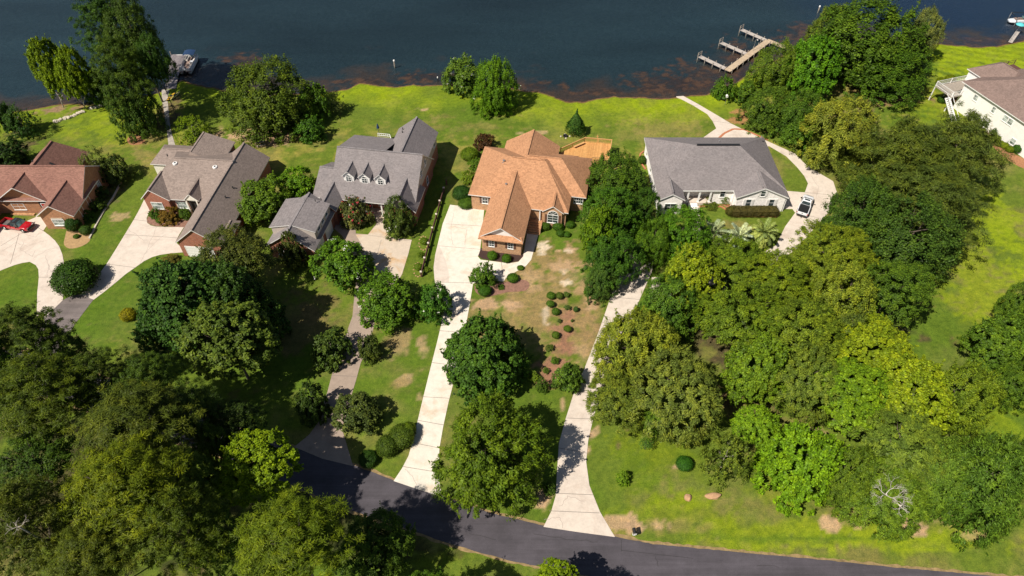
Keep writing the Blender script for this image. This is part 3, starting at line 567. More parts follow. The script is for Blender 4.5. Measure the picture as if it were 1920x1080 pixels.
# ---------------- white house
h=House('white_house',25.74,111.2,0,'single storey white brick house with wide gray hip roof')
bw='brick_white'
h.wing(-.2,22.9,-16.15,0,3.4,8.0,'x',bw,7.5,7.9,rc=-9.0,walls=False,th=.28)
h.wing(-.22,4.5,-18.85,-10,3.42,4.75,'y',bw,0,1,rk=.25,over=.4,th=.25)
h.wing(13.5,22.78,-18.2,-9,3.38,5.5,'y',bw,0,3.2,rk=.3,over=.4,th=.25)
wl=h.wallmb(bw); wl.box(.2,22.4,-14.2,-.45,-.3,3.36); wl.box(10.3,13.95,-15.7,-14.2,-.3,3.3)
h.window(2.15,-18.62,1.0,1.9,1.4,'-y',2,2)
for x in (16.0,20.1): h.window(x,-17.92,1.3,.85,1.5,'-y',1,2,shut='shutter_white')
h.window(18.1,-17.92,3.55,.75,1.05,'-y',1,2,shut='shutter_white',shw=.3)
h.window(11.9,-15.72,1.6,.8,1.5,'-y',1,2)
h.door(7.1,-14.1,.65,1.1,2.1,'-y','shutter'); h.window(5.4,-14.1,1.0,.9,1.7,'-y',1,2); h.window(9.1,-14.1,1.1,.9,1.6,'-y',1,2)
for x in (5.75,7.75,9.75):
    q=MB(); q.box(x-.13,x+.13,-16.0,-15.74,.5,3.26); q.box(x-.2,x+.2,-16.07,-15.67,3.1,3.28); q.box(x-.2,x+.2,-16.07,-15.67,.5,.72); h.part('porch_column',q,'trim')
q=MB(); q.box(4.6,10.2,-16.2,-14.22,-.1,.6)
h.part('porch_floor',q,'conc')
q=MB()
for k in range(4): q.box(6.0,7.6,-16.2-.4*(k+1),-16.205-.4*k,-.1,.46-.15*k)
h.part('front_steps',q,'brick_white')
h.part('ridge_vent',(lambda q:(q.box(7.4,15.1,-9.22,-8.78,8.03,8.12),q)[1])(MB()),'black')
for (a,b_) in (((17.72,-17.9,5.42),(17.72,-13.5,5.42)),((2.2,-18.5,4.82),(2.2,-14.9,4.82))):
    q=MB(); q.bar((a[0],a[1],a[2]+.09),(b_[0],b_[1],b_[2]+.09),.22,.07); h.part('ridge_vent',q,'roof_gray_dark')
h.pipe(21.3,-2.6,5.1,.08,.3); h.pipe(4.0,-7,5.7,.08,.3); h.pipe(12.5,-5.5,6.1,.08,.3)
for x,y in ((.0,-18.3),(22.6,-17.8),(4.3,-16.4),(13.7,-16.3)):
    q=MB(); q.box(x-.05,x+.05,y-.05,y+.05,-.1,3.2); h.part('downspout',q,'trim')
for x in (3,9,15,20): h.window(x,-.43,1,.9,1.4,'+y',1,2)
for y in (-3,-8,-13): h.window(.2,y,1.2,.9,1.4,'-x',1,2)
h.finish(['roof_gray','roof_gray'])
# ---------------- gray two storey house with dormers
h=House('gray_roof_house',-30.84,100.32,-9,'two storey house with gray roof, three small dormers and attached garage')
br='brick_red'
h.wing(0,15.5,-7.5,6.5,3.4,9.0,'x',br,0,0,over=.5,gmat='siding_beige',rc=0,walls=False,rk=.3)
wl=h.wallmb(br); wl.box(.35,10.3,-5.2,6,-.3,4.6); wl.box(10.3,15.15,-7.0,6,-.3,3.3)
sb=h.wallmb('siding_beige')
for X,dr in ((.35,1),(15.15,-1)):
    sb.add([(X,-6.95,3.3),(X,6.0,3.3),(X,6.0,3.6),(X,0,8.8),(X+.3*dr,-6.95,3.3),(X+.3*dr,6.0,3.3),(X+.3*dr,6.0,3.6),(X+.3*dr,0,8.8)],[(0,1,2,3),(7,6,5,4),(0,4,5,1),(0,3,7,4),(3,2,6,7)])
# shallow rear roof
h.R.add([(-.2,.35,8.55),(8.4,.35,8.55),(8.4,9.3,5.1),(-.5,9.3,5.1),(-.2,.35,8.4),(8.4,.35,8.4),(8.4,9.3,4.95),(-.5,9.3,4.95)],[(0,1,2,3),(7,6,5,4),(2,6,7,3),(0,3,7,4)],0)
wl.box(.1,8.2,5.5,8.8,-.3,4.9)
h.wing(7.5,15.2,-1.5,11.9,5.6,8.6,'y','siding_beige',1.5,0,over=.4,rk=.3)
wl.box(7.88,14.82,6.0,11.62,-.3,3.0)
# front right gable, left low wing, breezeway gable
h.wing(10.55,15.95,-8.9,-2,3.38,6.35,'y',br,0,1,over=.4,rk=.3,gmat='siding_beige')
h.wing(-3.0,2.2,-7.6,2.6,3.42,6.0,'x',br,0,0,over=.4,rc=-2.3)
h.wing(-1.6,2.4,-10.7,-3.5,3.44,5.2,'y',br,0,1,over=.3)
# garage with shed dormers
h.wing(-6.4,2.0,-20.3,-9.6,3.0,6.1,'y',br,0,0,over=.4,rk=.35)
for sg,x0 in ((-1,-2.2),(1,-2.2)):
    X=x0+sg*3.7; a,b_=-17.9,-11.0
    vs=[(x0,a-.2,6.12),(x0,b_+.2,6.12),(X+sg*.25,b_+.2,5.15),(X+sg*.25,a-.2,5.15)]; vs+=[(p[0],p[1],p[2]-.13) for p in vs]
    fs=[(0,1,2,3),(7,6,5,4),(3,2,6,7),(0,3,7,4),(2,1,5,6)]; h.R.add(vs,[f if sg<0 else f[::-1] for f in fs[:1]],0); h.R.add(vs,fs[1:],1)
    d=h.wallmb('siding_beige'); d.box(min(x0,X),max(x0,X),a,b_,3.6,5.02) if 0 else None
    vs=[(x0,a,5.0),(X,a,3.4),(X,a,5.05),(x0,a,5.98),(x0,b_,5.0),(X,b_,3.4),(X,b_,5.05),(x0,b_,5.98)]
    d.add(vs,[(0,1,2,3),(7,6,5,4),(1,5,6,2)])
for y in (-16.3,-14.5,-12.7): h.window(1.5,y,4.05,1.0,.8,'+x',1,2)
for y in (-16.3,-12.7): h.window(-5.9,y,4.05,1.0,.8,'-x',1,2)
h.door(1.6,-17.3,0,2.7,2.3,'+x','trim','garage_door'); h.door(1.6,-13.3,0,2.7,2.3,'+x','trim','garage_door')
h.window(-.3,-19.93,1.0,.9,1.4,'-y',2,2); h.window(-4.2,-19.93,1.0,.9,1.4,'-y',2,2)
# three dormers
for k in range(3):
    x=3.15+k*2.86; yf=-4.75; q=MB(); wd=.92; DZ=.45
    q.box(x-wd,x+wd,yf,yf+2.2,4.3,6.25); q.add([(x-wd,yf,6.25),(x+wd,yf,6.25),(x,yf,7.0),(x-wd,yf+2.4,6.25),(x+wd,yf+2.4,6.25),(x,yf+2.4,7.0)],[(0,1,2),(3,5,4)])
    dm=h.part('dormer',q,'siding_white'); dm.location.z=DZ
    r_=MB(); e=wd+.2; zz=6.25-.16; yb=yf+4.2
    for sg in (-1,1):
        vs=[(x,yf-.28,7.16),(x+sg*e,yf-.28,6.16),(x+sg*e,yf+2.6,6.16),(x,yb,7.16)]; vs+=[(p[0],p[1],p[2]-.1) for p in vs]
        f=(0,1,2,3); r_.add(vs,[f if sg<0 else f[::-1]],0); r_.add(vs,[(7,6,5,4) if sg<0 else (4,5,6,7),(0,4,5,1),(1,5,6,2)],1)
    r_.bar((x,yf-.28,7.18),(x,yb-.2,7.18),.22,.06,2)
    r_.build('dormer_roof',[M['roof_gray'],M['trim'],M['roof_gray_dark']],dm)
    wn=MB(); wn.box(x-.42,x+.42,yf-.05,yf+.02,5.0,5.85); wn.lathe((0,0,0),[(0,0),(0,0)],3) if 0 else None
    pts=[(x+.42*math.cos(a),yf-.04,5.93+.42*math.sin(a)) for a in [math.pi*i/8 for i in range(9)]]; wn.add(pts,[tuple(range(9))])
    pn=wn.build('window_pane',M['glass'],dm)
    f=MB(); f.box(x-.52,x-.42,yf-.08,yf,4.9,5.93); f.box(x+.42,x+.52,yf-.08,yf,4.9,5.93); f.box(x-.42,x+.42,yf-.078,yf,5.84,5.94); f.box(x-.55,x+.55,yf-.1,yf,4.84,4.96); f.box(x-.03,x+.03,yf-.074,yf,5,5.9); f.box(x-.42,x+.42,yf-.072,yf,5.4,5.46)
    for i in range(8): f.bar((pts[i][0],yf-.05,pts[i][2]),(pts[i+1][0],yf-.05,pts[i+1][2]),.08,.08)
    f.build('window_frame',M['trim'],dm)
for x in (3.4,6.3,9.2):
    q=MB(); q.box(x-.12,x+.12,-7.1,-6.86,.1,3.25); q.box(x-.18,x+.18,-7.16,-6.8,3.05,3.27); h.part('porch_column',q,'trim')
q=MB(); q.box(2.2,10.28,-7.25,-5.22,-.1,.18); h.part('porch_floor',q,'conc')
for x in (3.6,8.6): h.window(x,-5.2,.9,1.0,1.7,'-y',2,3)
h.door(6.1,-5.2,.18,1.1,2.1,'-y','shutter')
h.window(13.2,-8.55,1.0,1.5,1.6,'-y',2,3)
h.window(15.16,-1.2,5.2,.9,1.3,'+x',1,2); h.window(15.16,1.8,5.4,.7,1.1,'+x',1,2); h.window(14.8,9.6,3.9,.9,1.3,'+x',1,2)
h.window(15.16,-3,1.1,.9,1.4,'+x',1,2); h.window(15.16,2,1.1,.9,1.4,'+x',1,2)
for p in ((9.0,9.9,6.9),(9.3,8.6,7.1)): h.pipe(*p,.07,.3,'black')
h.pipe(14.4,-5.2,4.9,.06,.3,'black'); h.pipe(-1.9,-.4,4.6,.06,.3,'black'); h.pipe(-.4,-11.6,6.0,.06,.3,'black')
q=MB(); 
for a,b_ in (((3.2,11.6),(5.6,11.6)),((5.6,11.6),(6.6,9.6))):
    for z in (3.2,3.9,4.3): q.bar((*a,z),(*b_,z),.07)
    for t in range(7): p=Vector((*a,3.2)).lerp(Vector((*b_,3.2)),t/6); q.bar(p,p+Vector((0,0,1.1)),.05)
q.box(3.2,6.6,8.9,11.6,3.0,3.15); q.box(3.2,3.35,11.4,11.55,-.1,3.0); q.box(6.2,6.35,10,10.15,-.1,3.0)
h.part('balcony',q,'trim')
h.finish(['roof_gray','roof_gray_dark'])
# ---------------- taupe roofed red brick house
h=House('taupe_roof_house',-60.66,100.47,-5,'red brick house with taupe shingle roof and long angled garage wing')
h.wing(-3.5,11,-7.5,7.3,3.2,6.5,'x',br,3.6,0,rc=0)
h.wing(-3.7,1.5,-7.9,-1,3.22,5.35,'y',br,0,1.5,over=.4,rc=-1.55)
h.wing(7.0,14.9,-18.2,5.9,3.2,6.3,'y',br,0,0,over=.4,rc=10.8)
h.wing(-6.6,4,2.0,8.2,3.18,4.6,'x','siding_cream',1.6,0,over=.3)
h.wing(.6,7.4,1.5,8.8,4.2,6.1,'y',br,1,0,over=.3,rc=1.9)
h.wing(4.2,6.9,-8.0,-2.5,3.6,4.95,'y','siding_cream',0,.8,over=.2,rk=.25,walls=False)
h.wing(13.2,15.6,-15.9,-11.6,2.9,3.7,'y',br,.9,.9,over=.3)
q=MB(); 
for x in (4.5,6.4): q.box(x-.12,x+.12,-7.85,-7.61,-.1,3.6)
h.part('porch_column',q,'siding_cream')
q=MB()
pts=[(4.38,-7.86,3.5),(6.72,-7.86,3.5),(5.55,-7.86,4.75)]; q.add(pts+[(p[0],p[1]+.2,p[2]) for p in pts],[(0,1,2),(5,4,3),(0,3,4,1)]); h.part('porch_gable',q,'siding_cream')
q=MB(); q.box(4.4,6.8,-7.2,-7.02,.1,2.9); h.part('entry_shade_panel',q,'dark')  # flat dark slab on the wall, painted shade of the porch entry
h.window(-1.3,-7.65,1.0,1.9,1.35,'-y',2,2,'glass_curtain'); h.window(2.9,-7.05,1.0,1.7,1.35,'-y',2,2,'glass_curtain')
h.door(10.6,-17.95,0,4.6,2.3,'-y','trim','garage_door')
h.window(14.42,2.5,1.0,1,1.5,'+x',1,2); h.window(14.42,-3.5,1.0,1,1.5,'+x',1,2)
for x,y in ((.65,-1.1),(8.05,-1.35)):
    q=MB(); z=6.5+y*.44; q.lathe((x,y,z-.1),[(.42,0),(.42,.28),(.36,.33),(.2,.33),(.2,.30)],20); sk=h.part('skylight_tube',q,'trim'); q=MB(); q.lathe((x,y,z+.2),[(.2,0),(.18,.06),(.05,.1)],14); q.build('dome',M['glass'],sk)
for p in ((12.6,-5.6,4.9),(12.4,-8.4,5.05)): h.pipe(*p,.09,.3,'black')
h.pipe(-1.7,1.0,6.0,.08,.25,'black')
q=MB()
for a,b_ in (((-1.8,9.6),(.8,9.3)),((5.6,8.2),(6.9,6.2))):
    for z in (.5,1.1): q.bar((*a,z),(*b_,z),.08)
    for t in range(8): p=Vector((*a,0)).lerp(Vector((*b_,0)),t/7); q.bar(p,p+Vector((0,0,1.15)),.06)
h.part('porch_railing',q,'trim')
h.finish(['roof_taupe','roof_taupe'])
# ---------------- left brick house
h=House('red_roof_house',-75.0,97.0,0,'brick house with reddish brown roof and red front door at left edge'); bb='brick_brown'
h.wing(-24,0,-4.6,5.6,3.2,7.0,'x',bb,0,0,rc=.4,rk=.2)
h.wing(-6.2,.25,-8.7,1,3.22,5.45,'y',bb,0,2.5,over=.4,rk=.4,rc=-3.1)
h.wing(-15.2,-6.1,-4.9,.5,3.24,6.3,'y',bb,0,0,over=.4,rk=.8,rc=-10.6)
h.wing(-14.2,-4.8,.6,9.8,3.22,6.85,'y',bb,0,1.7,over=.45,rk=.3)
h.wing(-23.8,-15.6,-12.5,0,3.2,6.0,'y',bb,0,2,over=.4)
h.window(-3.2,-8.32,.9,1.9,1.2,'-y',2,2,'glass_curtain'); h.window(-12.2,-4.12,.9,2.0,1.3,'-y',2,2,'glass_curtain')
q=MB(); q.box(-8.3,-6.7,-4.2,-4.08,.1,3.0); h.part('recess_shade_panel',q,'dark'); h.door(-7.3,-4.22,.1,1.15,2.2,'-y','door_red')  # dark slab behind the door stands in for the shade of a recess
pts=[(-12.2+1.0*math.cos(a),-4.16,2.9+.55*math.sin(a)) for a in [math.pi*i/8 for i in range(9)]]; q=MB(); q.add(pts,[tuple(range(9))]); h.part('arched_transom',q,'glass')
q=MB(); q.box(-4.2,-2.2,-8.4,-8.3,2.35,2.5); h.part('window_lintel',q,'riprap')
for y,z in ((-5.8,1.2),(-3.0,1.2),(1.5,1.2)): h.window(-.2,y,z,.9,1.4,'+x',2,3,'glass_curtain')
h.pipe(-12.5,4.9,4.4,.12,.3,'black')
q=MB(); q.bar((-8.0,3.0,5.75),(-6.3,2.4,4.95),.35,.08); h.part('roof_panel',q,'black')
h.finish(['roof_brown','roof_brown'])
# ---------------- far right white house
h=House('mauve_roof_house',93.5,128.0,18.5,'tall white sided house with mauve brown roof at right edge')
h.wing(-.7,17,-26,-.4,6.0,9.4,'y','siding_white',8.6,8.2,over=.55)
h.wing(4.5,13.5,-6,3.6,5.8,8.3,'y','siding_white',2,3.8,over=.4)
for y,z,wd in ((-4.6,3.9,.95),(-9.3,3.9,.7),(-12.4,3.8,1.0),(-13.6,3.8,1.0),(-16.2,.9,1.0),(-9.6,.6,1.1)): h.window(-.15,y,z,wd,1.1,'-x',1,2,'glass_curtain')
h.pipe(5.2,-10.5,8.4,.14,.35)
q=MB(); q.box(-2.9,-.25,-1.6,3.2,3.2,3.35); q.box(-.2,6,.1,3.2,3.2,3.35); h.part('balcony_floor',q,'postwood'); q=MB()
for p in ((-2.8,-1.5),(-2.8,3.1),(1,3.1),(5.8,3.1)): q.box(p[0]-.08,p[0]+.08,p[1]-.08,p[1]+.08,-.1,4.5)
for a,b_ in (((-2.8,-1.5),(-2.8,3.1)),((-2.8,3.1),(5.8,3.1)),((-2.8,-1.5),(-.3,-1.5))):
    for z in (3.55,4.45): q.bar((*a,z),(*b_,z),.06)
    L=(Vector(a)-Vector(b_)).length; k=int(L/.3)
    for t in range(k): p=Vector((*a,3.4)).lerp(Vector((*b_,3.4)),t/k); q.bar(p,p+Vector((0,0,1.05)),.04)
h.part('balcony',q,'trim')
q=MB()
for k in range(12): q.box(-4.1,-3.0,-1.5-.32*k,-1.2-.32*k,3.1-.27*k,3.2-.27*k)
q.bar((-4.1,-1.2,4.2),(-4.1,-5.2,1.0),.08); q.bar((-3.0,-1.2,4.2),(-3.0,-5.2,1.0),.08); q.bar((-4.1,-1.2,3.2),(-4.1,-5.2,-.1),.1,.2); q.bar((-3,-1.2,3.2),(-3,-5.2,-.1),.1,.2)
h.part('outdoor_stairs',q,'trim')
q=MB(); q.box(13.8,20,1.5,5,3.2,3.4)
for z in (4.0,4.4): q.bar((13.8,5,z),(20,5,z),.07); q.bar((13.8,1.5,z),(13.8,5,z),.07)
for x in (13.8,16,18,20): q.bar((x,5,-.1),(x,5,4.5),.1)
q.box(15.5,16.5,2.6,3.6,3.4,4.1)
h.part('rear_deck',q,'rust')
h.finish(['roof_mauve','roof_mauve'])
# ---------------------------------------------------------------- vegetation
def rot_rand(R,nrm,jit):
    v=nrm+R.normal(size=nrm.shape)*jit; return v/np.linalg.norm(v,axis=1,keepdims=True)
def leaf_mesh(name,cen,nrm,size,asp,R,tintc,dirv=None,mat=None,jit=.5):
    """cen,nrm (n,3): every leaf is a small folded diamond; size in metres; dirv = long axis"""
    n=len(cen); nn=rot_rand(R,nrm,jit)
    t=R.normal(size=(n,3)) if dirv is None else dirv+R.normal(size=(n,3))*.35
    t-= (t*nn).sum(1,keepdims=True)*nn; t/=np.linalg.norm(t,axis=1,keepdims=True)+1e-9
    b=np.cross(nn,t); s=size*(.7+.6*R.rand(n,1)); w_=s*asp
    V=np.stack([cen-t*s*.5,cen+b*w_*.5-t*s*.05-nn*w_*.15,cen+t*s*.5,cen-b*w_*.5-t*s*.05-nn*w_*.15],1).reshape(-1,3)
    me=bpy.data.meshes.new(name); me.vertices.add(4*n); me.vertices.foreach_set('co',V.astype('f').ravel())
    me.loops.add(4*n); me.loops.foreach_set('vertex_index',np.arange(4*n,dtype='i')); me.polygons.add(n)
    me.polygons.foreach_set('loop_start',(np.arange(n)*4).astype('i')); me.update(calc_edges=True)
    ca=me.color_attributes.new('tint','FLOAT_COLOR','POINT')
    T=np.zeros((n,4)); T[:,0]=np.clip(tintc,0,1); T[:,1]=R.rand(n); T[:,3]=1
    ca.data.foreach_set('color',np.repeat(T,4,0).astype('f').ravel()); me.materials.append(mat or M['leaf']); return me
def unit(v): return v/(np.linalg.norm(v,axis=-1,keepdims=True)+1e-9)
def crown_broad(name,Rm,seed,leaf=.34,nl=13,cl=.11,per=46,asp=.62,dens=1.0,droop=0,elong=False,flat=.8,jit=.34,spr=1.0,low=-.35):
    R=np.random.RandomState(seed); lobes=[]
    # main limbs push lobes out through the crown's volume
    for i in range(nl):
        a=2*math.pi*(i*.618+R.rand()*.15); z=low+(1-low)*((i+.5)/nl)**.9; z=min(z,.97); rr_=math.sqrt(max(0,1-z*z))
        d=np.array([math.cos(a)*rr_,math.sin(a)*rr_,z]); k=.50+.18*R.rand(); lobes.append((d*k,.37+.17*R.rand()))
    lobes.append((np.array([0,0,.12]),.64)); C_=[];O_=[];S_=[]
    for (c,r) in lobes:
        nc=int(dens*1.15*(r/cl)**2*2.2); d=unit(R.normal(size=(nc,3))); d[:,2]=np.where(d[:,2]<-.35,-d[:,2],d[:,2])
        p=c+d*r*(.86+.28*R.rand(nc,1)); keep=np.ones(nc,bool)
        for (c2,r2) in lobes:
            if c2 is c: continue
            keep&= np.linalg.norm(p-c2,axis=1)>r2*.88
        h_=np.sin(p[:,0]*9+seed)*np.sin(p[:,1]*8.3+seed*2)*np.sin(p[:,2]*7.7+1); keep&= (h_>-.62)|(R.rand(nc)<.45)
        C_.append(p[keep]); O_.append(unit(d[keep]*.6+unit(p[keep])*.5)); S_.append(cl*(.65+.8*R.rand(keep.sum())))
    C_=np.concatenate(C_);O_=np.concatenate(O_);S_=np.concatenate(S_); n=len(C_)
    idx=np.repeat(np.arange(n),per); m_=len(idx); q=unit(R.normal(size=(m_,3))); q*=R.rand(m_,1)**.45
    dn=(q*O_[idx]).sum(1,keepdims=True); q=q-O_[idx]*dn*(1-flat)   # flatten toward the outside
    if elong: q=q+O_[idx]*R.rand(m_,1)*elong*np.array([1,1,.4])-np.array([0,0,1])*droop*R.rand(m_,1)
    p=C_[idx]+q*S_[idx][:,None]
    nr=unit(unit(q)*.55+O_[idx]*.7+np.array([0,0,.45])); tc=R.rand(n)*.7
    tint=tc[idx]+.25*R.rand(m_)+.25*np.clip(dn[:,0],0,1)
    dv=None
    if elong: dv=unit(O_[idx]-np.array([0,0,1])*droop*.8)
    # sprays: twigs of leaves that break the outline
    ns=int(n*.22*spr); si=R.randint(0,n,ns); sd=unit(O_[si]+R.normal(size=(ns,3))*.45+np.array([0,0,.1])); sl=.07+.15*R.rand(ns,1); m2=22; ix=np.repeat(np.arange(ns),m2); tt=R.rand(ns*m2,1)
    sp=C_[si][ix]+sd[ix]*sl[ix]*(.2+tt)+R.normal(size=(ns*m2,3))*.022*(1.25-tt)
    p=np.concatenate([p,sp]); nr=np.concatenate([nr,unit(O_[si][ix]*.6+R.normal(size=sp.shape)*.3+np.array([0,0,.7]))]); tint=np.concatenate([tint,(R.rand(ns)*.5+.3)[ix]+.2*R.rand(ns*m2)])
    if dv is not None: dv=np.concatenate([dv,sd[ix]])
    m_=len(p)
    # sparse inner fill
    k=int(m_*.07); pi=unit(R.normal(size=(k,3)))*(.45+.3*R.rand(k,1)); pi[:,2]=np.abs(pi[:,2])*.9-.1
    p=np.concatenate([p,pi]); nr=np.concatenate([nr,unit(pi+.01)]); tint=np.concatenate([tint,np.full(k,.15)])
    if dv is not None: dv=np.concatenate([dv,unit(pi+.01)])
    lo=np.percentile(p,1,axis=0); hi=np.percentile(p,99,axis=0); p=(p-(lo+hi)/2)/((hi-lo)/2)
    sz=np.full((len(p),1),leaf/Rm); sz[m_:]*=2.6
    return leaf_mesh(name,p,nr,sz,asp,R,tint,dv,jit=jit)
def crown_pine(name,Rm,seed,nb=34,leaf=.55,tuft=.085,per=52,shape=1.0,wid=.2,layers=True):
    """whorled limbs with needle tufts along the outer half of each limb"""
    R=np.random.RandomState(seed); C_=[];U_=[];S_=[]
    for i in range(nb):
        t=(i+.5)/nb; z0=-.85+1.6*t; a=i*2.39996+R.rand()*.5; L=(1.0-.72*max(0,t)**1.7)*(.8+.3*R.rand())*shape
        if t<.12: L*=.75
        d=np.array([math.cos(a),math.sin(a),.22+.2*R.rand()]); d/=np.linalg.norm(d)
        nt_=int(7+11*L)
        for j in range(nt_):
            s=.28+.72*(j+R.rand())/nt_; side=np.array([-d[1],d[0],0]); off=side*R.normal()*.17*L*(1.1-abs(s-.75))+np.array([0,0,1])*R.normal()*.045
            C_.append(np.array([0,0,z0])+d*L*s+off); U_.append(unit(d*.6+off*2+np.array([0,0,.9]))); S_.append(tuft*(.75+.6*R.rand()))
        
    for j in range(16): C_.append(np.array([R.normal()*.12,R.normal()*.12,.8+.14*R.rand()])); U_.append(np.array([0,0,1.])); S_.append(tuft)
    C_=np.array(C_);U_=np.array(U_);S_=np.array(S_); n=len(C_); idx=np.repeat(np.arange(n),per); m_=len(idx)
    q=unit(R.normal(size=(m_,3))+U_[idx]*.9); p=C_[idx]+q*S_[idx][:,None]*(.25+.75*R.rand(m_,1)); nr=unit(np.cross(q,R.normal(size=(m_,3)))+U_[idx]*1.7+q*.6)
    tint=(R.rand(n)*.75)[idx]+.25*R.rand(m_)
    lo=np.percentile(p,1,axis=0); hi=np.percentile(p,99,axis=0); p=(p-(lo+hi)/2)/((hi-lo)/2)
    return leaf_mesh(name,p,nr,leaf/Rm,wid,R,tint,q,jit=.25)
def crown_ball(name,Rm,seed,leaf=.13,n=5200,rough=.11,box=False,cone=False):
    R=np.random.RandomState(seed)
    if box:
        q=R.rand(n,3)*2-1; ax=R.randint(0,3,n); ax=np.where((ax==2)|(R.rand(n)<.35),2,ax); sg=np.where(R.rand(n)<.5,-1,1); sg=np.where(ax==2,1,sg); q[np.arange(n),ax]=sg
        p=q*(1+R.normal(size=(n,1))*rough*.6); nr=np.zeros((n,3)); nr[np.arange(n),ax]=sg; nr=unit(nr+q*.25)
    else:
        d=unit(R.normal(size=(n,3))); d[:,2]=np.where(d[:,2]<-.5,-d[:,2],d[:,2]); bmp=.06*np.sin(d[:,0]*5+seed)*np.sin(d[:,1]*6+seed*1.7)+.04*np.sin(d[:,2]*11+d[:,0]*7)
        p=d*(1+bmp+R.normal(size=n)*rough)[:,None]; nr=d
        if cone: k=np.clip((1-p[:,2])/1.5,.08,1)**.8; p[:,0]*=k; p[:,1]*=k; nr=unit(d+np.array([0,0,.2]))
    return leaf_mesh(name,p,nr,leaf/Rm,.7,R,R.rand(n)*.6+.2+.15*np.sin(p[:,0]*4)*np.sin(p[:,1]*5),jit=.38)
def trunk_mesh(name,seed,nl=9,rad=.035,top=.9,lean=.06,fork=.45,lo=0.,spread=.8,mat='bark'):
    """unit trunk: z 0..1, limbs spread to radius 1 between z=fork and 1"""
    R=random.Random(seed); mb=MB(); pts=[]; x=y=0
    for i in range(8):
        t=i/7; x+=R.uniform(-lean,lean)*.5; y+=R.uniform(-lean,lean)*.5; pts.append((x*t,y*t,t*top))
    mb.tube(pts,[rad*(1.35 if i==0 else 1)*(1-.8*i/7) for i in range(8)],7)
    for k in range(nl):
        t=fork+(top-fork)*k/nl; i=min(6,int(t/top*7)); b0=Vector(pts[i]); a=k*2.4+R.uniform(-.4,.4); L=spread*R.uniform(.7,1.05)*(1-.55*(k/nl)); up=R.uniform(.12,.3)
        p1=b0+Vector((math.cos(a)*L*.35,math.sin(a)*L*.35,up*.35)); p2=b0+Vector((math.cos(a+.2)*L*.7,math.sin(a+.2)*L*.7,up*.7)); p3=b0+Vector((math.cos(a+.1)*L,math.sin(a+.1)*L,up))
        mb.tube([b0,p1,p2,p3],[rad*.5,rad*.36,rad*.22,rad*.06],5)
        for s_ in (-1,1):
            e=p2+Vector((math.cos(a+s_*.8)*L*.3,math.sin(a+s_*.8)*L*.3,R.uniform(.02,.1))); mb.tube([p1.lerp(p2,.6),e],[rad*.2,rad*.05],4)
    return mb.mesh(name,[M[mat]],True)
PR={}
for i in range(4): PR['oak%d'%i]=crown_broad('crown',6.2,100+i,leaf=.27,nl=14+i,cl=.095,per=72)
for i in range(3): PR['maple%d'%i]=crown_broad('crown',5,200+i,leaf=.3,nl=17,cl=.085,per=58,asp=.75,jit=.42)
for i in range(3): PR['willow%d'%i]=crown_broad('crown',5.5,300+i,leaf=.36,nl=15,cl=.09,per=74,asp=.32,elong=.7,droop=.3,flat=.8,jit=.36)
for i in range(2): PR['pecan%d'%i]=crown_broad('crown',4.5,350+i,leaf=.32,nl=22,cl=.088,per=52,asp=.55,dens=.9,jit=.42,elong=.4)
for i in range(4): PR['pine%d'%i]=crown_pine('crown',6.5,400+i,nb=40,tuft=.07,per=62,leaf=.45)
for i in range(2): PR['softpine%d'%i]=crown_pine('crown',6.0,450+i,nb=46,tuft=.09,per=64,leaf=.5,wid=.16)
for i in range(3): PR['myrtle%d'%i]=crown_broad('crown',2.9,500+i,leaf=.24,nl=12,cl=.12,per=40,low=-.5)
for i in range(2): PR['small%d'%i]=crown_broad('crown',1.6,550+i,leaf=.19,nl=9,cl=.16,per=34,low=-.4)
for i in range(2): PR['wispy%d'%i]=crown_broad('crown',2.6,580+i,leaf=.2,nl=10,cl=.10,per=20,dens=.6,asp=.45,elong=.8)
PR['cedar0']=crown_ball('crown',1.8,600,leaf=.2,n=7500,rough=.1,cone=True)
for i in range(2): PR['ball%d'%i]=crown_ball('crown',.8,610+i)
PR['bigball0']=crown_ball('crown',1.5,620,leaf=.17,n=8000,rough=.09)
PR['hedge0']=crown_ball('crown',1.6,630,leaf=.11,n=9000,rough=.05,box=True)
TR=[trunk_mesh('trunk',20+i) for i in range(3)]; TRP=[trunk_mesh('trunk',40+i,nl=16,rad=.028,fork=.42,spread=.85,lean=.03) for i in range(2)]
TRM=[trunk_mesh('trunk',60+i,nl=8,rad=.03,fork=.15,spread=.7,mat='bark_pale') for i in range(2)]
CNT={}
def boost(c): return 1.5-.5*min(1,max(c)/.16)
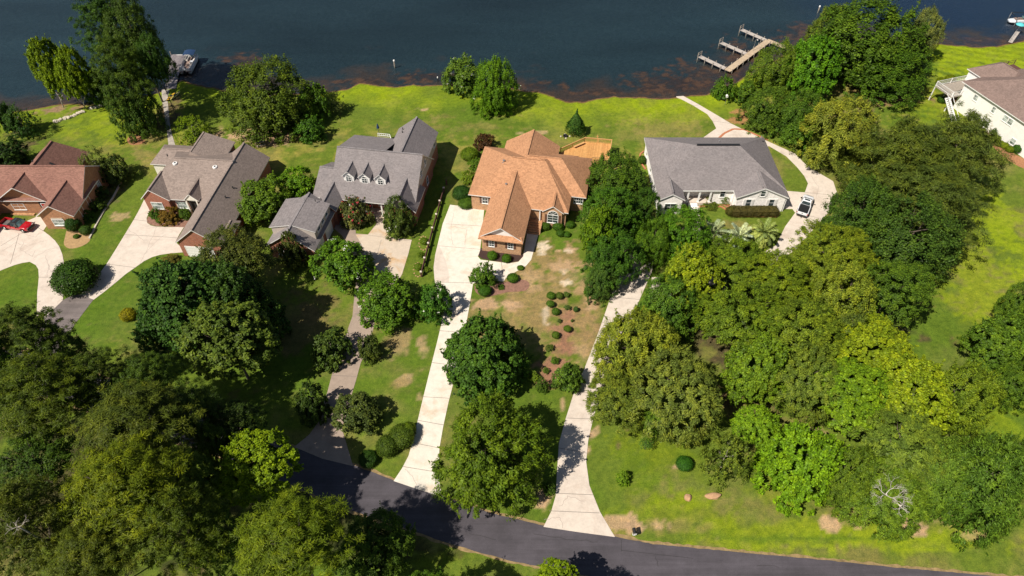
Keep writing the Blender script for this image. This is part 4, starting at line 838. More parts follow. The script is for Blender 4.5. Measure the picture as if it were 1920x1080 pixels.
def plant(name,kind,cx,cy,wpx,hpx,H,col,label,cat,group,base=None,trunk=None,blossom=None,rzf=None):
    kinds=[k for k in PR if k.startswith(kind) and k[len(kind):].isdigit()]; i=CNT.get(kind,0); CNT[kind]=i+1; k=kinds[i%len(kinds)]
    zc=H*.6
    for it in range(3):
        d=depth(cx,cy,zc); rx=wpx*d/F_PX; q=P(cx,cy,zc); el=math.atan2(H_CAM-zc,q.y); hm=hpx*d/F_PX
        rz=math.sqrt(max(.01,hm*hm-(rx*math.sin(el))**2))/math.cos(el) if hm>rx*math.sin(el) else .3*rx
        rz=min(max(rz,.55*rx),1.5*rx); rz=min(rz,H*.52) if rzf is None else rzf*H
        zc=H-rz
    q=P(cx,cy,zc); bx,by=(q.x,q.y)
    if base: b_=P(*base); bx,by=b_.x,b_.y
    r=random.Random(int(cx*7+cy)); ry=rx*r.uniform(.92,1.05)
    t=empty(name,(bx,by,-.02),label,cat,group)
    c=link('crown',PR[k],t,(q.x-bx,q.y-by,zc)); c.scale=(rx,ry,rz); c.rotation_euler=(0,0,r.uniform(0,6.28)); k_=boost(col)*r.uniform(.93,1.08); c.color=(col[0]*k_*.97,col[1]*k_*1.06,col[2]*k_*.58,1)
    if trunk is not None and trunk is not False:
        tm=trunk[i%len(trunk)]; top=zc+rz*.35; o=link('trunk',tm,t); o.scale=(rx*.85,rx*.85,top/.9)
        dx,dy=q.x-bx,q.y-by
        if base: # lean toward the crown
            mtx=Matrix.Identity(4); mtx[0][0]=rx*.85; mtx[1][1]=rx*.85; mtx[2][2]=top/.9; mtx[0][2]=dx; mtx[1][2]=dy; 
            o.rotation_euler=(-math.atan2(dy,top),math.atan2(dx,top),0)
        else: o.rotation_euler=(0,0,r.uniform(0,6))
    if blossom:
        mt,nb=blossom; R=np.random.RandomState(int(cx)); src=PR[k]; nv=len(src.vertices); co=np.empty(nv*3,'f'); src.vertices.foreach_get('co',co); co=co.reshape(-1,4,3).mean(1)
        ok=co[(np.linalg.norm(co,axis=1)>.8)&(co[:,2]>-.35)]; ct=ok[R.choice(len(ok),nb)]; pts=np.repeat(ct,9,0)+R.normal(size=(nb*9,3))*.028; pts*=1.03
        bm=leaf_mesh('blossoms',pts,unit(pts),.16/rx,.9,R,R.rand(len(pts)),mat=M[mt]); o=link('blossoms',bm,t,c.location); o.scale=c.scale; o.rotation_euler=c.rotation_euler
    return t
G_DARK=(.030,.062,.012); G_MID=(.050,.095,.013); G_BRT=(.085,.165,.012); G_YEL=(.165,.195,.014); G_LIME=(.125,.18,.01); G_OLV=(.10,.115,.026); G_BLUE=(.030,.066,.018); G_PINE=(.085,.105,.016); G_PINEY=(.13,.145,.012); G_PIND=(.055,.075,.018); G_PALE=(.16,.18,.04); G_BRN=(.085,.055,.02)
OK,PN,MY=TR,TRP,TRM
tre='trees around the houses'
T_=[ # kind cx cy w h H col label trunk base
('maple',92,122,34,54,15,G_LIME,'slender yellow green tree leaning over the water at upper left, left of its pair',MY,(119,201)),
('maple',137,134,30,48,14,G_LIME,'slender yellow green tree over the water, right of its pair, with pale leaning trunk',MY,(160,203)),
('pine',205,34,62,66,24,G_DARK,'very tall dark tree crown cut by the top edge above the pontoon boat dock',PN,None),
('oak',252,66,50,74,23,(.035,.058,.012),'tall dark green tree left of the pontoon boat, behind the front one',OK,None),
('pine',228,128,52,60,20,(.05,.08,.014),'tall dark tree in the middle of the lakeside cluster at upper left',PN,None),
('oak',286,110,30,42,18,G_DARK,'dark tree overhanging the dock beside the pontoon boat',OK,None),
('oak',243,190,46,62,14,(.045,.08,.016),'dark green tree with bare trunk in a round orange straw bed',OK,(253,263)),
('small',180,160,30,34,8,G_MID,'loose bushy tree at the water edge between the slender pair and the tall cluster',MY,None),
('wispy',37,228,30,34,7,G_BLUE,'bluish green bushy tree on the left shore near the picture edge',MY,None),
('small',8,218,22,32,8,G_DARK,'dark bush on the left shore cut by the left picture edge',MY,None),
('small',10,290,36,34,6,(.02,.04,.012),'dark shaded bush left of the reddish roof at the left picture edge',MY,None),
('oak',500,182,80,72,13,(.062,.088,.014),'big round olive green oak on the lawn behind the gray roofed house',OK,None),
('small',588,190,28,34,8,G_MID,'loose tree on the right side of the big lakeside oak',OK,None),
('small',580,243,27,30,5,(.04,.09,.014),'rounded dark green small tree at the lower right foot of the big lakeside oak',MY,None),
('wispy',626,193,23,20,4.5,(.11,.13,.05),'small gray green tree by the shoreline right of the big oak',MY,None),
('wispy',360,242,32,28,5,G_LIME,'thin yellow green small tree behind the taupe roofed house',MY,None),
('myrtle',866,143,37,38,7,(.08,.13,.025),'shoreline crape tree with a few white flowers, left of its neighbour',MY,None),
('willow',926,162,42,58,11,G_BRT,'bright green shoreline tree right of the white flowered one',OK,None),
('wispy',182,310,28,44,7,(.10,.12,.045),'wispy pale gray green tree beside the right end of the reddish roof',MY,None),
('myrtle',214,318,30,32,5,(.035,.05,.016),'dark rounded tree right of the wispy one beside the left house',MY,None),
('myrtle',560,340,36,34,7,G_BRT,'bright green tree between the taupe roof and the gray roof, upper one',MY,None),
('myrtle',500,372,48,42,7,(.075,.125,.016),'bright green tree between the taupe garage wing and gray garage',MY,None),
('small',548,468,25,46,7,(.045,.055,.018),'dark magnolia in front of the gray roofed garage gable',MY,None),
('myrtle',748,405,30,38,7,(.045,.065,.018),'dark magnolia with white flowers at the right front of the gray roofed house',MY,None),
('small',668,396,30,30,5,(.07,.075,.035),'crape myrtle with red flowers in front of the gray house porch',MY,None),
('myrtle',641,488,55,47,7,(.06,.12,.014),'round crape myrtle with white flowers before the gray garage',MY,None),
('myrtle',724,558,55,50,7,(.065,.125,.015),'large crape myrtle beside the old gray driveway, middle of three',MY,None),
('myrtle',813,566,35,37,6,(.05,.12,.02),'crape myrtle next to the bright middle driveway, right of three',MY,None),
('oak',432,474,68,58,12,(.05,.058,.018),'olive brown tree beside the taupe roofed garage wing',OK,None),
('maple',345,545,88,80,15,G_BLUE,'huge blue green tree in the left front yard, its upper left crown',OK,None),
('maple',450,570,70,80,14,(.028,.055,.016),'dark blue green tree right behind the huge blue green one',OK,None),
('maple',425,625,84,74,14,(.08,.105,.03),'paler green tree in front of the huge blue green one',OK,None),
('maple',300,600,52,56,11,G_BLUE,'blue green tree under the left side of the huge crown',OK,None),
('small',620,650,38,45,6,(.045,.07,.02),'dark small tree left of the old gray driveway',MY,None),
('small',694,652,24,28,4.5,(.045,.06,.018),'dark small tree right of the old gray driveway at mid length',MY,None),
('myrtle',668,770,44,42,5,(.045,.06,.022),'dark spreading small tree at the lower right side of the old driveway',MY,None),
('small',585,755,31,44,6,(.035,.055,.018),'dark small tree at the lower left side of the old driveway',MY,None),
('maple',905,660,78,78,10,(.036,.075,.015),'dense dark green round tree right of the bright middle driveway',OK,None),
('willow',923,842,100,98,13,(.085,.13,.014),'large light green tree by the road between two pale driveways',OK,None),
('small',905,517,26,30,4,(.07,.13,.02),'small green tree beside the bright drive below the orange roofed garage',MY,None),
('small',1066,706,30,36,4,(.06,.105,.02),'small green tree at the lower end of the red mulch strip',MY,None),
('oak',1163,328,58,48,9,(.05,.09,.013),'dark green tree touching the right end of the orange roof, farthest',OK,None),
('oak',1148,395,58,52,11,(.045,.10,.013),'dark green tree right of the orange roofed house, second from the lake',OK,None),
('maple',1125,430,34,58,12,(.10,.17,.012),'brighter green narrow tree top among the dark ones right of the orange roof',OK,None),
('oak',1152,478,52,50,10,(.04,.09,.014),'dark green tree beside the narrow bright one, near the silver car',OK,None),
('oak',1130,525,32,40,7,(.055,.10,.028),'gray green tree at the head of the right pale driveway',OK,None),
('oak',1205,400,36,44,9,(.035,.075,.012),'dark green tree against the left wall of the white house',OK,None),
('oak',1278,437,58,52,9,(.058,.125,.012),'green tree in front of the white house left gable',OK,None),
('oak',1225,455,34,46,9,(.05,.11,.013),'green tree between the silver car and the white house gable tree',OK,None),
('maple',1300,520,52,56,13,G_YEL,'bright yellow green tree between the dark tree and the big mixed wood',OK,None),
('oak',1258,572,66,64,11,(.03,.075,.018),'dark green tree right of the right pale driveway under the yellow green one',OK,None),
('willow',1190,650,76,78,10,(.17,.18,.035),'pale yellow green tree beside the right pale driveway',OK,None),
('willow',1160,745,55,50,8,(.12,.15,.03),'pale green tree reaching over the curve of the right pale driveway',OK,None),
('willow',1265,735,84,78,11,(.11,.12,.045),'grayish olive tree right of the pale yellow green one',OK,None),
('oak',1225,785,30,30,6,G_MID,'small green crown under the pale tree near the driveway curve',OK,None),
('willow',1385,492,62,38,8,(.075,.11,.016),'olive green tree just below the three palms, left part',OK,None),
('willow',1460,520,66,52,11,(.11,.14,.016),'olive green tree right of the one below the palms',OK,None),
('willow',1400,590,80,66,13,(.08,.115,.016),'olive green tree in the middle of the mixed wood',OK,None),
('willow',1560,480,76,60,11,(.13,.15,.022),'pale olive tree below the white pickup',OK,None),
('oak',1585,560,56,62,13,(.15,.165,.03),'pale yellowish tree at the right side of the mixed wood',OK,None),
('willow',1500,620,78,68,13,(.095,.12,.02),'olive green tree right of the wood centre',OK,None),
('maple',1430,690,64,66,12,(.07,.115,.015),'green tree at the lower left side of the mixed wood',OK,None),
('willow',1510,710,66,64,12,(.10,.125,.035),'gray olive tree near the lower middle of the mixed wood',OK,None),
('wispy',1600,620,42,44,12,(.06,.075,.035),'dull gray green thin tree in the right side of the wood',OK,None),
('oak',1615,400,66,64,13,(.04,.075,.015),'dark green tree right of the white pickup',OK,None),
('oak',1700,440,84,78,14,(.038,.068,.016),'big dark green tree at the right of the lot near the open lawn',OK,None),
('oak',1680,530,66,56,12,(.032,.062,.014),'dark green tree above the yellow green ones at right',OK,None),
('softpine',1690,300,92,80,16,(.075,.095,.022),'wide olive pine left of the far right white house, left one',PN,None),
('softpine',1790,290,84,80,16,(.07,.088,.024),'wide olive pine touching the far right white house',PN,None),
('softpine',1740,370,100,60,14,(.07,.09,.024),'wide olive pine in front of the two near the far right house',PN,None),
('willow',1580,248,70,64,13,(.19,.205,.04),'pale yellow green tree beside the curved drive behind the white house',OK,None),
('myrtle',1510,250,36,36,6,(.06,.11,.015),'low green tree at the bend of the drive behind the white house',MY,None),
('oak',1440,205,48,46,8,(.06,.10,.016),'green tree along the path to the lake, lower left of the shore wood',OK,None),
('oak',1500,215,50,50,9,(.055,.10,.016),'green tree below the bright round shore tree',OK,None),
('oak',1455,125,48,56,10,(.09,.135,.02),'light green shore tree right of the wooden dock',OK,None),
('maple',1522,125,52,58,12,(.065,.15,.012),'bright green round tree in front of the great shore oak',OK,None),
('willow',1560,60,44,48,11,(.09,.12,.025),'olive shore tree left of the great shore oak',OK,None),
('oak',1640,80,105,88,16,(.055,.095,.013),'great dark green oak on the shore, largest of the shore wood',OK,None),
('oak',1665,132,72,50,10,(.045,.085,.012),'dark lower crown in front of the great shore oak',OK,None),
('willow',1735,58,30,38,12,(.14,.16,.07),'silvery green tree at the right side of the great shore oak',OK,None),
('small',1361,165,23,28,4.5,(.06,.12,.015),'round green bush tree on the shore at the end of the wooden dock',MY,None),
('small',1400,172,22,28,5,(.055,.10,.015),'green bush tree between the shore bush and the shore wood',MY,None),
('maple',1650,650,76,64,13,G_YEL,'yellow green tree in the right wood beside the open lawn',OK,None),
('maple',1600,730,74,66,12,(.09,.155,.012),'green tree in the right wood, centre left',OK,None),
('maple',1710,740,78,74,13,(.17,.205,.014),'yellow green tree in the right wood, brightest, second of its rows',OK,None),
('willow',1795,745,60,66,12,(.12,.16,.022),'yellow green feathery tree at the right edge of the wood by the lawn',OK,None),
('willow',1690,830,80,60,11,(.09,.12,.035),'gray green tree above the bare white branches',OK,None),
('oak',1590,890,48,80,10,(.07,.105,.018),'green tree right of the light lime tree near the road lawn',OK,None),
('willow',1660,930,70,68,9,(.075,.12,.02),'green tree carrying the bare white branches',OK,None),
('willow',1750,890,62,66,10,(.07,.12,.028),'green tree between the bare white branches and the dark corner tree',OK,None),
('willow',1840,905,80,104,13,(.042,.085,.02),'dark green broad tree at the lower right by the road lawn',OK,None),
('oak',1905,860,42,70,11,(.045,.085,.018),'dark green tree cut by the right edge at lower right',OK,None),
('maple',1885,650,60,60,11,(.05,.095,.018),'dark green tree cut by the right edge beside the open lawn',OK,None),
('oak',1905,720,44,44,9,(.045,.085,.015),'dark green crown below the right edge tree, above the sandy spot',OK,None),
('oak',1915,560,30,46,10,(.045,.085,.018),'dark green crown at the right edge above its neighbours',OK,None),
('pecan',1500,865,72,100,11,(.11,.205,.012),'light lime green tree standing alone before the right wood',OK,None),
('pecan',1420,795,40,38,8,(.12,.21,.014),'light lime green crown reaching up left of the lime tree',OK,None),
('wispy',1360,855,46,72,8,(.10,.12,.03),'thin feathery willow like tree on the lawn left of the lime tree',MY,None),
('small',1284,797,20,24,3.5,G_BRN,'small reddish brown tree below the olive tree by the lawn',MY,None),
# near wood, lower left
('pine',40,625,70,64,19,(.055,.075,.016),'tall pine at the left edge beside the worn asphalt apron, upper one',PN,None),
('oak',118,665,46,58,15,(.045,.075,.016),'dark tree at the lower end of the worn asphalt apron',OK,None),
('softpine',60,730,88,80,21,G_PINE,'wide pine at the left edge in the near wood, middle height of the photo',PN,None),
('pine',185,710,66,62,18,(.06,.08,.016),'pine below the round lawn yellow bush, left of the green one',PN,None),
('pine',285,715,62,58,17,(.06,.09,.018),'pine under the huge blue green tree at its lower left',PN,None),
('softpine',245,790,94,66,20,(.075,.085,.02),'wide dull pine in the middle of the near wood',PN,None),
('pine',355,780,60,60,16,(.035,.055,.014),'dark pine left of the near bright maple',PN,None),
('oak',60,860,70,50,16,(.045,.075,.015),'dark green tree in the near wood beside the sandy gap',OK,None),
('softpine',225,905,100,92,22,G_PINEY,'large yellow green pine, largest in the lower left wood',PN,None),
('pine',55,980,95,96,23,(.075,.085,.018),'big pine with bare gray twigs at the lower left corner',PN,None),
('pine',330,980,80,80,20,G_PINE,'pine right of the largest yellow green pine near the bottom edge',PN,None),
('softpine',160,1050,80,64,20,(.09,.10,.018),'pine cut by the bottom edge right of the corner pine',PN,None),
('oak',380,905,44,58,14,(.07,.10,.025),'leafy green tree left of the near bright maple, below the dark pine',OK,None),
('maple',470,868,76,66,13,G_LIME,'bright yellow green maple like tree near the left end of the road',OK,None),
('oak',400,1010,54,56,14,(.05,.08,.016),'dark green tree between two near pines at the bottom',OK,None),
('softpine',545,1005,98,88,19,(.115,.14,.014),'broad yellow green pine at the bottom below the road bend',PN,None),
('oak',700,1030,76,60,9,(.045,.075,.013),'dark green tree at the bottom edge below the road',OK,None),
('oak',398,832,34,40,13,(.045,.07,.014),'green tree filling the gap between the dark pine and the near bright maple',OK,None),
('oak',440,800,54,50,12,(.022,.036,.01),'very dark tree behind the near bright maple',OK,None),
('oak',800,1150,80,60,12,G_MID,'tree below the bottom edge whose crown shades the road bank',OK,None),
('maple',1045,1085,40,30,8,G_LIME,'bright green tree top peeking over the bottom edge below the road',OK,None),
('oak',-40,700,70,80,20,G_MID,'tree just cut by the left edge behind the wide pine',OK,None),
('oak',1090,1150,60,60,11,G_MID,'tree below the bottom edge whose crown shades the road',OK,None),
]
for (kind,cx,cy,w_,h_,Hh,col,lab,tr_,base) in T_:
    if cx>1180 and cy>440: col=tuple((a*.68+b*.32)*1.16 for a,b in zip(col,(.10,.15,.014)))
    elif cx<620 and cy>590 and 'bright' not in lab: col=(col[0]*.76,col[1]*.82,col[2]*.7)  # corner vignette darkening put into the leaf colours of the near wood
    cat='pine tree' if 'pine' in kind else 'tree'; name='pine_tree' if 'pine' in kind else ('crape_myrtle' if 'crape' in lab else ('magnolia' if 'magnolia' in lab else 'tree'))
    bl=None
    if 'white flower' in lab: bl=('blossom',16 if 'crape' in lab else 4)
    if 'large crape' in lab or 'crape myrtle next' in lab: bl=('blossom',5)
    if 'red flowers' in lab: bl=('blossom_red',60)
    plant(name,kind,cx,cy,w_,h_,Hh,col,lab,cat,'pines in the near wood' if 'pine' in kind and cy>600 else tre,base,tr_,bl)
# shrubs -----------------------------------------------------------------
S_=[ # name kind cx cy w h H col label group
('cedar','cedar',1080,232,19,28,5.2,(.04,.085,.025),'conical dark green cedar alone on the back lawn by the wooden deck',None),
('shrub','bigball',880,289,15,13,1.9,(.10,.15,.016),'round green shrub by the rear left corner of the orange roofed house','shrubs left of the orange roofed house'),
('purple_tree','small',908,264,19,18,3.2,(.045,.022,.016),'dark purple leaved small tree behind the orange roofed house','shrubs left of the orange roofed house'),
('shrub','small',892,308,16,17,2.2,(.07,.12,.016),'loose green shrub below the purple tree beside the orange roof','shrubs left of the orange roofed house'),
('shrub','small',880,332,16,18,2.2,(.12,.17,.02),'light green shrub halfway along the left wall of the orange roofed house','shrubs left of the orange roofed house'),
('shrub','bigball',866,362,16,17,2,(.022,.055,.014),'dark green shrub at the front left corner of the orange roofed house','shrubs left of the orange roofed house'),
('shrub','bigball',874,381,14,9,1.2,(.06,.11,.02),'low light green shrub at the top edge of the bright drive pad','shrubs left of the orange roofed house'),
('shrub','ball',1023,424,8,8,1.1,(.04,.075,.012),'clipped round shrub left of the arched window of the orange house','round shrubs under the arched window'),
('shrub','ball',1046,424.5,9,8.5,1.2,(.04,.085,.012),'clipped round shrub right under the arched window','round shrubs under the arched window'),
('shrub','ball',1051,437,7,7,1,(.035,.075,.012),'clipped round shrub lowest under the arched window','round shrubs under the arched window'),
('shrub','ball',1063,439,6,4.5,.7,(.04,.09,.014),'small flat round shrub beside the lowest one under the arched window','round shrubs under the arched window'),
('shrub','ball',1069,421,8,7,1,(.04,.085,.012),'clipped round shrub farthest right of the arched window group','round shrubs under the arched window'),
('shrub','ball',923,479,8.5,8,1.2,(.055,.115,.012),'round green shrub in the dark mulch bed, left','round shrubs in the dark mulch bed'),
('shrub','ball',949.5,484.5,8.5,8,1.2,(.055,.115,.012),'round green shrub in the dark mulch bed, right','round shrubs in the dark mulch bed'),
('shrub','ball',961,521,9.5,8,1.1,(.05,.10,.014),'round shrub in red mulch at the curve of the walkway','shrubs in the small red mulch bed'),
('shrub','ball',976,502,6,4,.5,(.06,.11,.016),'tiny low shrub beside the outer curve of the walkway','shrubs in the small red mulch bed'),
('shrub','bigball',909,545,11,9.5,1.3,(.035,.085,.012),'round dark green shrub below the small tree by the bright drive','shrubs in the small red mulch bed'),
('shrub','small',940,538,7,4,.5,(.05,.09,.015),'tiny spreading shrub right of the small tree by the bright drive','shrubs in the small red mulch bed'),
('shrub','bigball',753,817,23,18,2,(.05,.075,.013),'rounded yellow tipped shrub against the lower left edge of the bright driveway','shrubs beside the lower bright driveway'),
('shrub','bigball',766,806,14,15,1.8,(.09,.13,.012),'lighter shrub behind the yellow tipped one at the bright driveway','shrubs beside the lower bright driveway'),
('shrub','bigball',726,836,20,22,2,(.045,.07,.013),'rounded dark shrub left of the yellow tipped one','shrubs beside the lower bright driveway'),
('shrub','bigball',690,860,16,10,1.3,(.02,.045,.01),'low dark shrub on the strip of lawn near the road','shrubs beside the lower bright driveway'),
('shrub','bigball',137,421,13,17,2.3,(.02,.05,.012),'dark rounded shrub at the corner of the left brick house','shrubs beside the left house'),
('shrub','bigball',160,432,9.5,9.5,1.4,(.04,.075,.02),'gray green round shrub right of the corner shrub of the left house','shrubs beside the left house'),
('shrub','small',164,404,13,12,1.7,(.045,.095,.014),'green shrub along the right wall of the left brick house','shrubs beside the left house'),
('shrub','small',178,385,16,14,1.8,(.05,.08,.02),'shrub second from the house corner along the stone edging','shrubs beside the left house'),
('shrub','small',186,362,16,18,2.2,(.03,.055,.014),'dark shrub along the right wall of the left house under the dark tree','shrubs beside the left house'),
('shrub','ball',143,443,5,3.5,.5,(.05,.09,.015),'tiny plant in the sandy bed before the left house','shrubs beside the left house'),
('shrub','bigball',140,520,38,34,3.6,(.024,.05,.010),'large dark juniper between the two left driveways',None),
('shrub','ball',240,590,13,12,1.5,(.20,.17,.012),'yellow rounded shrub on the left front lawn',None),
('shrub','small',291,400,12,14,1.8,(.05,.095,.014),'green shrub left of the reddish one in the bed of the taupe roofed house','shrubs before the taupe roofed house'),
('shrub','small',318,404,21,18,2,(.11,.065,.018),'wide reddish brown shrub in the bed of the taupe roofed house','shrubs before the taupe roofed house'),
('shrub','small',346,399,12,13,1.8,(.05,.09,.014),'green shrub right of the reddish one before the taupe roofed house','shrubs before the taupe roofed house'),
('shrub','ball',300,412,7,5,.7,(.06,.10,.015),'low shrub in front of the reddish one in the same bed','shrubs before the taupe roofed house'),
('shrub','small',318,490,18,8,1,(.10,.09,.03),'low straw coloured shrub at the mouth of the taupe garage drive',None),
('shrub','bigball',1370,396,9,11,1.6,(.06,.055,.02),'brown green rounded shrub at the left end of the long hedge','shrubs before the white house'),
('shrub','bigball',1283,395,8,8,1.3,(.10,.075,.02),'small brownish shrub left of the white house front walk','shrubs before the white house'),
('shrub','small',1330,383,16,4.5,.7,(.07,.09,.02),'low flowering border under the porch of the white house','shrubs before the white house'),
('shrub','wispy',1329,373,6,7,1.5,(.14,.17,.05),'spiky pale plant beside the porch of the white house, left','shrubs before the white house'),
('shrub','wispy',1360,375,9,8,1.7,(.12,.17,.04),'spiky pale plant beside the porch of the white house, right','shrubs before the white house'),
('shrub','bigball',1204,300,7,10,1.5,(.045,.085,.016),'small shrub in the curved bed at the rear left of the white house','shrubs before the white house'),
('shrub','bigball',1872,246,9,10,2,(.02,.06,.012),'dark rounded shrub first along the wall of the far right house','shrubs along the far right house'),
('shrub','bigball',1901,265,11,10,1.9,(.028,.07,.014),'dark rounded shrub second along the wall of the far right house','shrubs along the far right house'),
('shrub','bigball',1909,279,9,9,1.6,(.03,.075,.014),'dark green ball shrub nearest the right edge at the far right house','shrubs along the far right house'),
('shrub','ball',1866,260,8,7,1.2,(.16,.19,.012),'yellow green ball shrub, first of the row at the far right house','shrubs along the far right house'),
('shrub','ball',1879,258,6,6,1.1,(.15,.185,.012),'yellow green ball shrub between the two dark shrubs','shrubs along the far right house'),
('shrub','ball',1875,269,7,5.5,1,(.15,.185,.012),'yellow green ball shrub, lower left of the row at the far right house','shrubs along the far right house'),
('shrub','ball',1884,273,6.5,6,1,(.15,.18,.012),'yellow green ball shrub, middle of the row at the far right house','shrubs along the far right house'),
('shrub','ball',1894,280,7,6,1,(.13,.17,.012),'yellow green ball shrub, last of the row at the far right house','shrubs along the far right house'),
('shrub','bigball',1767,153,10,7,1.4,(.15,.18,.012),'yellow green shrub left of its twin on the lawn by the outdoor stairs','shrubs along the far right house'),
('shrub','bigball',1782,148,9,8,1.5,(.15,.18,.012),'yellow green shrub right of its twin on the lawn by the outdoor stairs','shrubs along the far right house'),
('shrub','bigball',1766,187,7,6,1.2,(.04,.085,.014),'dark shrub at the foot of the outdoor stairs of the far right house','shrubs along the far right house'),
('shrub','bigball',1283,869,14,12,1.5,(.028,.085,.014),'round dark green shrub on the lower right lawn',None),
('shrub','small',1169,896,13,15,2.0,(.12,.20,.02),'small bright green sapling casting a shadow on the lower lawn',None),
('sapling','wispy',1212,830,13,12,2.2,(.06,.12,.03),'thin bare sapling leaning on the lower lawn',None),
('shrub','small',1017,722,13,22,2.2,(.055,.095,.018),'loose shrub left of the small tree at the end of the mulch strip',None),
('shrub','small',1003,706,10,10,1.4,(.10,.15,.02),'light green shrub beside the dense dark green round tree',None),
('shrub','small',1030,915,13,14,1.8,(.04,.07,.014),'dark shrub under the light green tree beside the right driveway',None),
('shrub','small',1103,545,9,14,1.8,(.06,.13,.014),'green shrub at the left foot of the trees by the silver car',None),
('shrub','small',610,352,14,40,2.6,(.05,.09,.014),'shrub strip in the shade left of the gray house low wing',None),
('shrub','small',700,852,9,6,.9,(.045,.08,.015),'little shrub on the lawn close to the road beside the old driveway',None),
('shrub','small',480,258,11,9,1.4,(.03,.07,.014),'small round shrub in the straw bed under the big lakeside oak',None),
('shrub','small',230,640,1,1,.2,G_DARK,'',None),
]
bed=[(1033,554,8,7,1,(.045,.085,.014)),(1049,554,7.5,6.5,1,(.05,.07,.018)),(1062,551,7,6,.9,(.06,.09,.03)),(1032,569,7.5,6,1,(.04,.075,.014)),(1042,584,7.5,7,1,(.04,.075,.014)),(1063,576,7,5.5,.9,(.05,.075,.03)),(1080,580,5,7,.9,(.04,.075,.03)),(1049,601,5.5,5,.7,(.06,.08,.035)),(1073,601,3.5,4.5,.6,(.05,.075,.03)),(1064,616,7.5,6.5,1,(.055,.085,.014)),(1042,628,7.5,7,1,(.05,.08,.014)),(1030,651,9,8,1,(.05,.07,.02)),(1041,675,8.5,8,1.1,(.045,.085,.012)),(1066,688,11,10,1.3,(.03,.07,.014)),(1024,694,7.5,7,.9,(.055,.085,.02)),(1042,717,7,7,.9,(.05,.09,.015))]
bl_=['top left round shrub of the red mulch strip','second shrub in the top row of the red mulch strip','third and loosest shrub in the top row of the mulch strip','round shrub just under the top left one in the mulch strip','round shrub third down the left side of the mulch strip','gray green loose shrub in the middle under the top row','narrow gray green shrub on the right side of the mulch strip','small gray thin shrub at the middle of the mulch strip','tiny gray shrub on the right margin of the mulch strip','olive round shrub on the right at mid mulch strip','round shrub on the left at mid mulch strip','dark shrub on the left edge beside the big tree shadow','round shrub low in the mulch strip','dark green shrub just above the small tree in the mulch strip','loose shrub at the lower left of the mulch strip','last low shrub under the mulch strip beside the small tree']
for (cx,cy,w_,h_,Hh,col),lb in zip(bed,bl_): w_*=.88; h_*=.88; col=tuple(c*1.35 for c in col); S_.append(('shrub','small' if 'loose' in lb or 'thin' in lb or 'tiny' in lb or 'dark' in lb or 'low' in lb else 'ball',cx,cy,w_,h_,Hh,col,lb,'shrubs in the red mulch strip'))
for (nm,kind,cx,cy,w_,h_,Hh,col,lab,grp) in S_:
    if not lab: continue
    t=plant(nm,kind,cx,cy,w_,h_,Hh,col,lab,'small tree' if 'tree' in nm or nm in('cedar','sapling') else 'shrub',grp,None,MY if nm in('cedar','sapling','purple_tree') else None)
# box hedge
a=P(1372,398,.6); b_=P(1455,397,.6); L=(b_-a).length; t=empty('hedge',((a.x+b_.x)/2,(a.y+b_.y)/2,-.02),'long clipped brownish hedge under the right gable of the white house','hedge')
for (nm,c_,s_) in (('foliage',PR['hedge0'],1),):
    o=link(nm,c_,t,(0,0,.72)); o.scale=(L/2,.95,.72); o.color=(.085,.075,.022,1)
# hedge leaves are stretched along x, so lay a second denser one-metre run inside
for k in range(6):
    o=link('bough',PR['bigball0'],t,(-L/2+.7+k*(L-1.4)/5,0,.72)); o.scale=(.95,1.0,.8); o.color=(.085,.075,.022,1); o.rotation_euler=(0,0,k)
# shrubs by the rail fence
for i,(x,y,lab) in enumerate([(795,452,'yellow green low shrub in the pebble ring, upper one left of the fence'),(788,477,'low green shrub between the two pebble rings left of the fence'),(784,500,'green low shrub in the lower pebble ring left of the fence'),(800,505,'low green shrub right of the fence near the bright drive')]):
    plant('shrub','small' if i%2 else 'ball',x,y,7,8,.8,(.10,.15,.02),lab,'shrub','shrubs along the rail fence')
# palms ------------------------------------------------------------------
def frond_mesh(seed,nf=46,L=2.2,leaflet=.5,col=None):
    R=np.random.RandomState(seed); cen=[];nr=[];dv=[];tc=[]
    for i in range(nf):
        a=i*2.39996+R.rand()*.2; el=math.radians(78-95*(i/nf)); Lf=L*(.8+.3*R.rand()); p=np.array([0,0,0.]); d=np.array([math.cos(a)*math.cos(el),math.sin(a)*math.cos(el),math.sin(el)]); tt=R.rand()
        for s in range(26):
            p=p+d*Lf/26; d=unit(d-np.array([0,0,.055+.02*R.rand()])); side=unit(np.cross(d,[0,0,1])); 
            ll=leaflet*math.sin(math.pi*(.12+.86*s/26))**.7
            for sg in (-1,1):
                for rep in range(2):
                    q=unit(side*sg+d*.55-np.array([0,0,.25])); cen.append(p+d*Lf/52*rep+q*ll/2); dv.append(q); nr.append(unit(np.cross(q,d)*sg*-1+np.array([0,0,.3]))); tc.append(tt*.6+.2+.2*R.rand())
    cen=np.array(cen); return cen,np.array(nr),np.array(dv),np.array(tc)
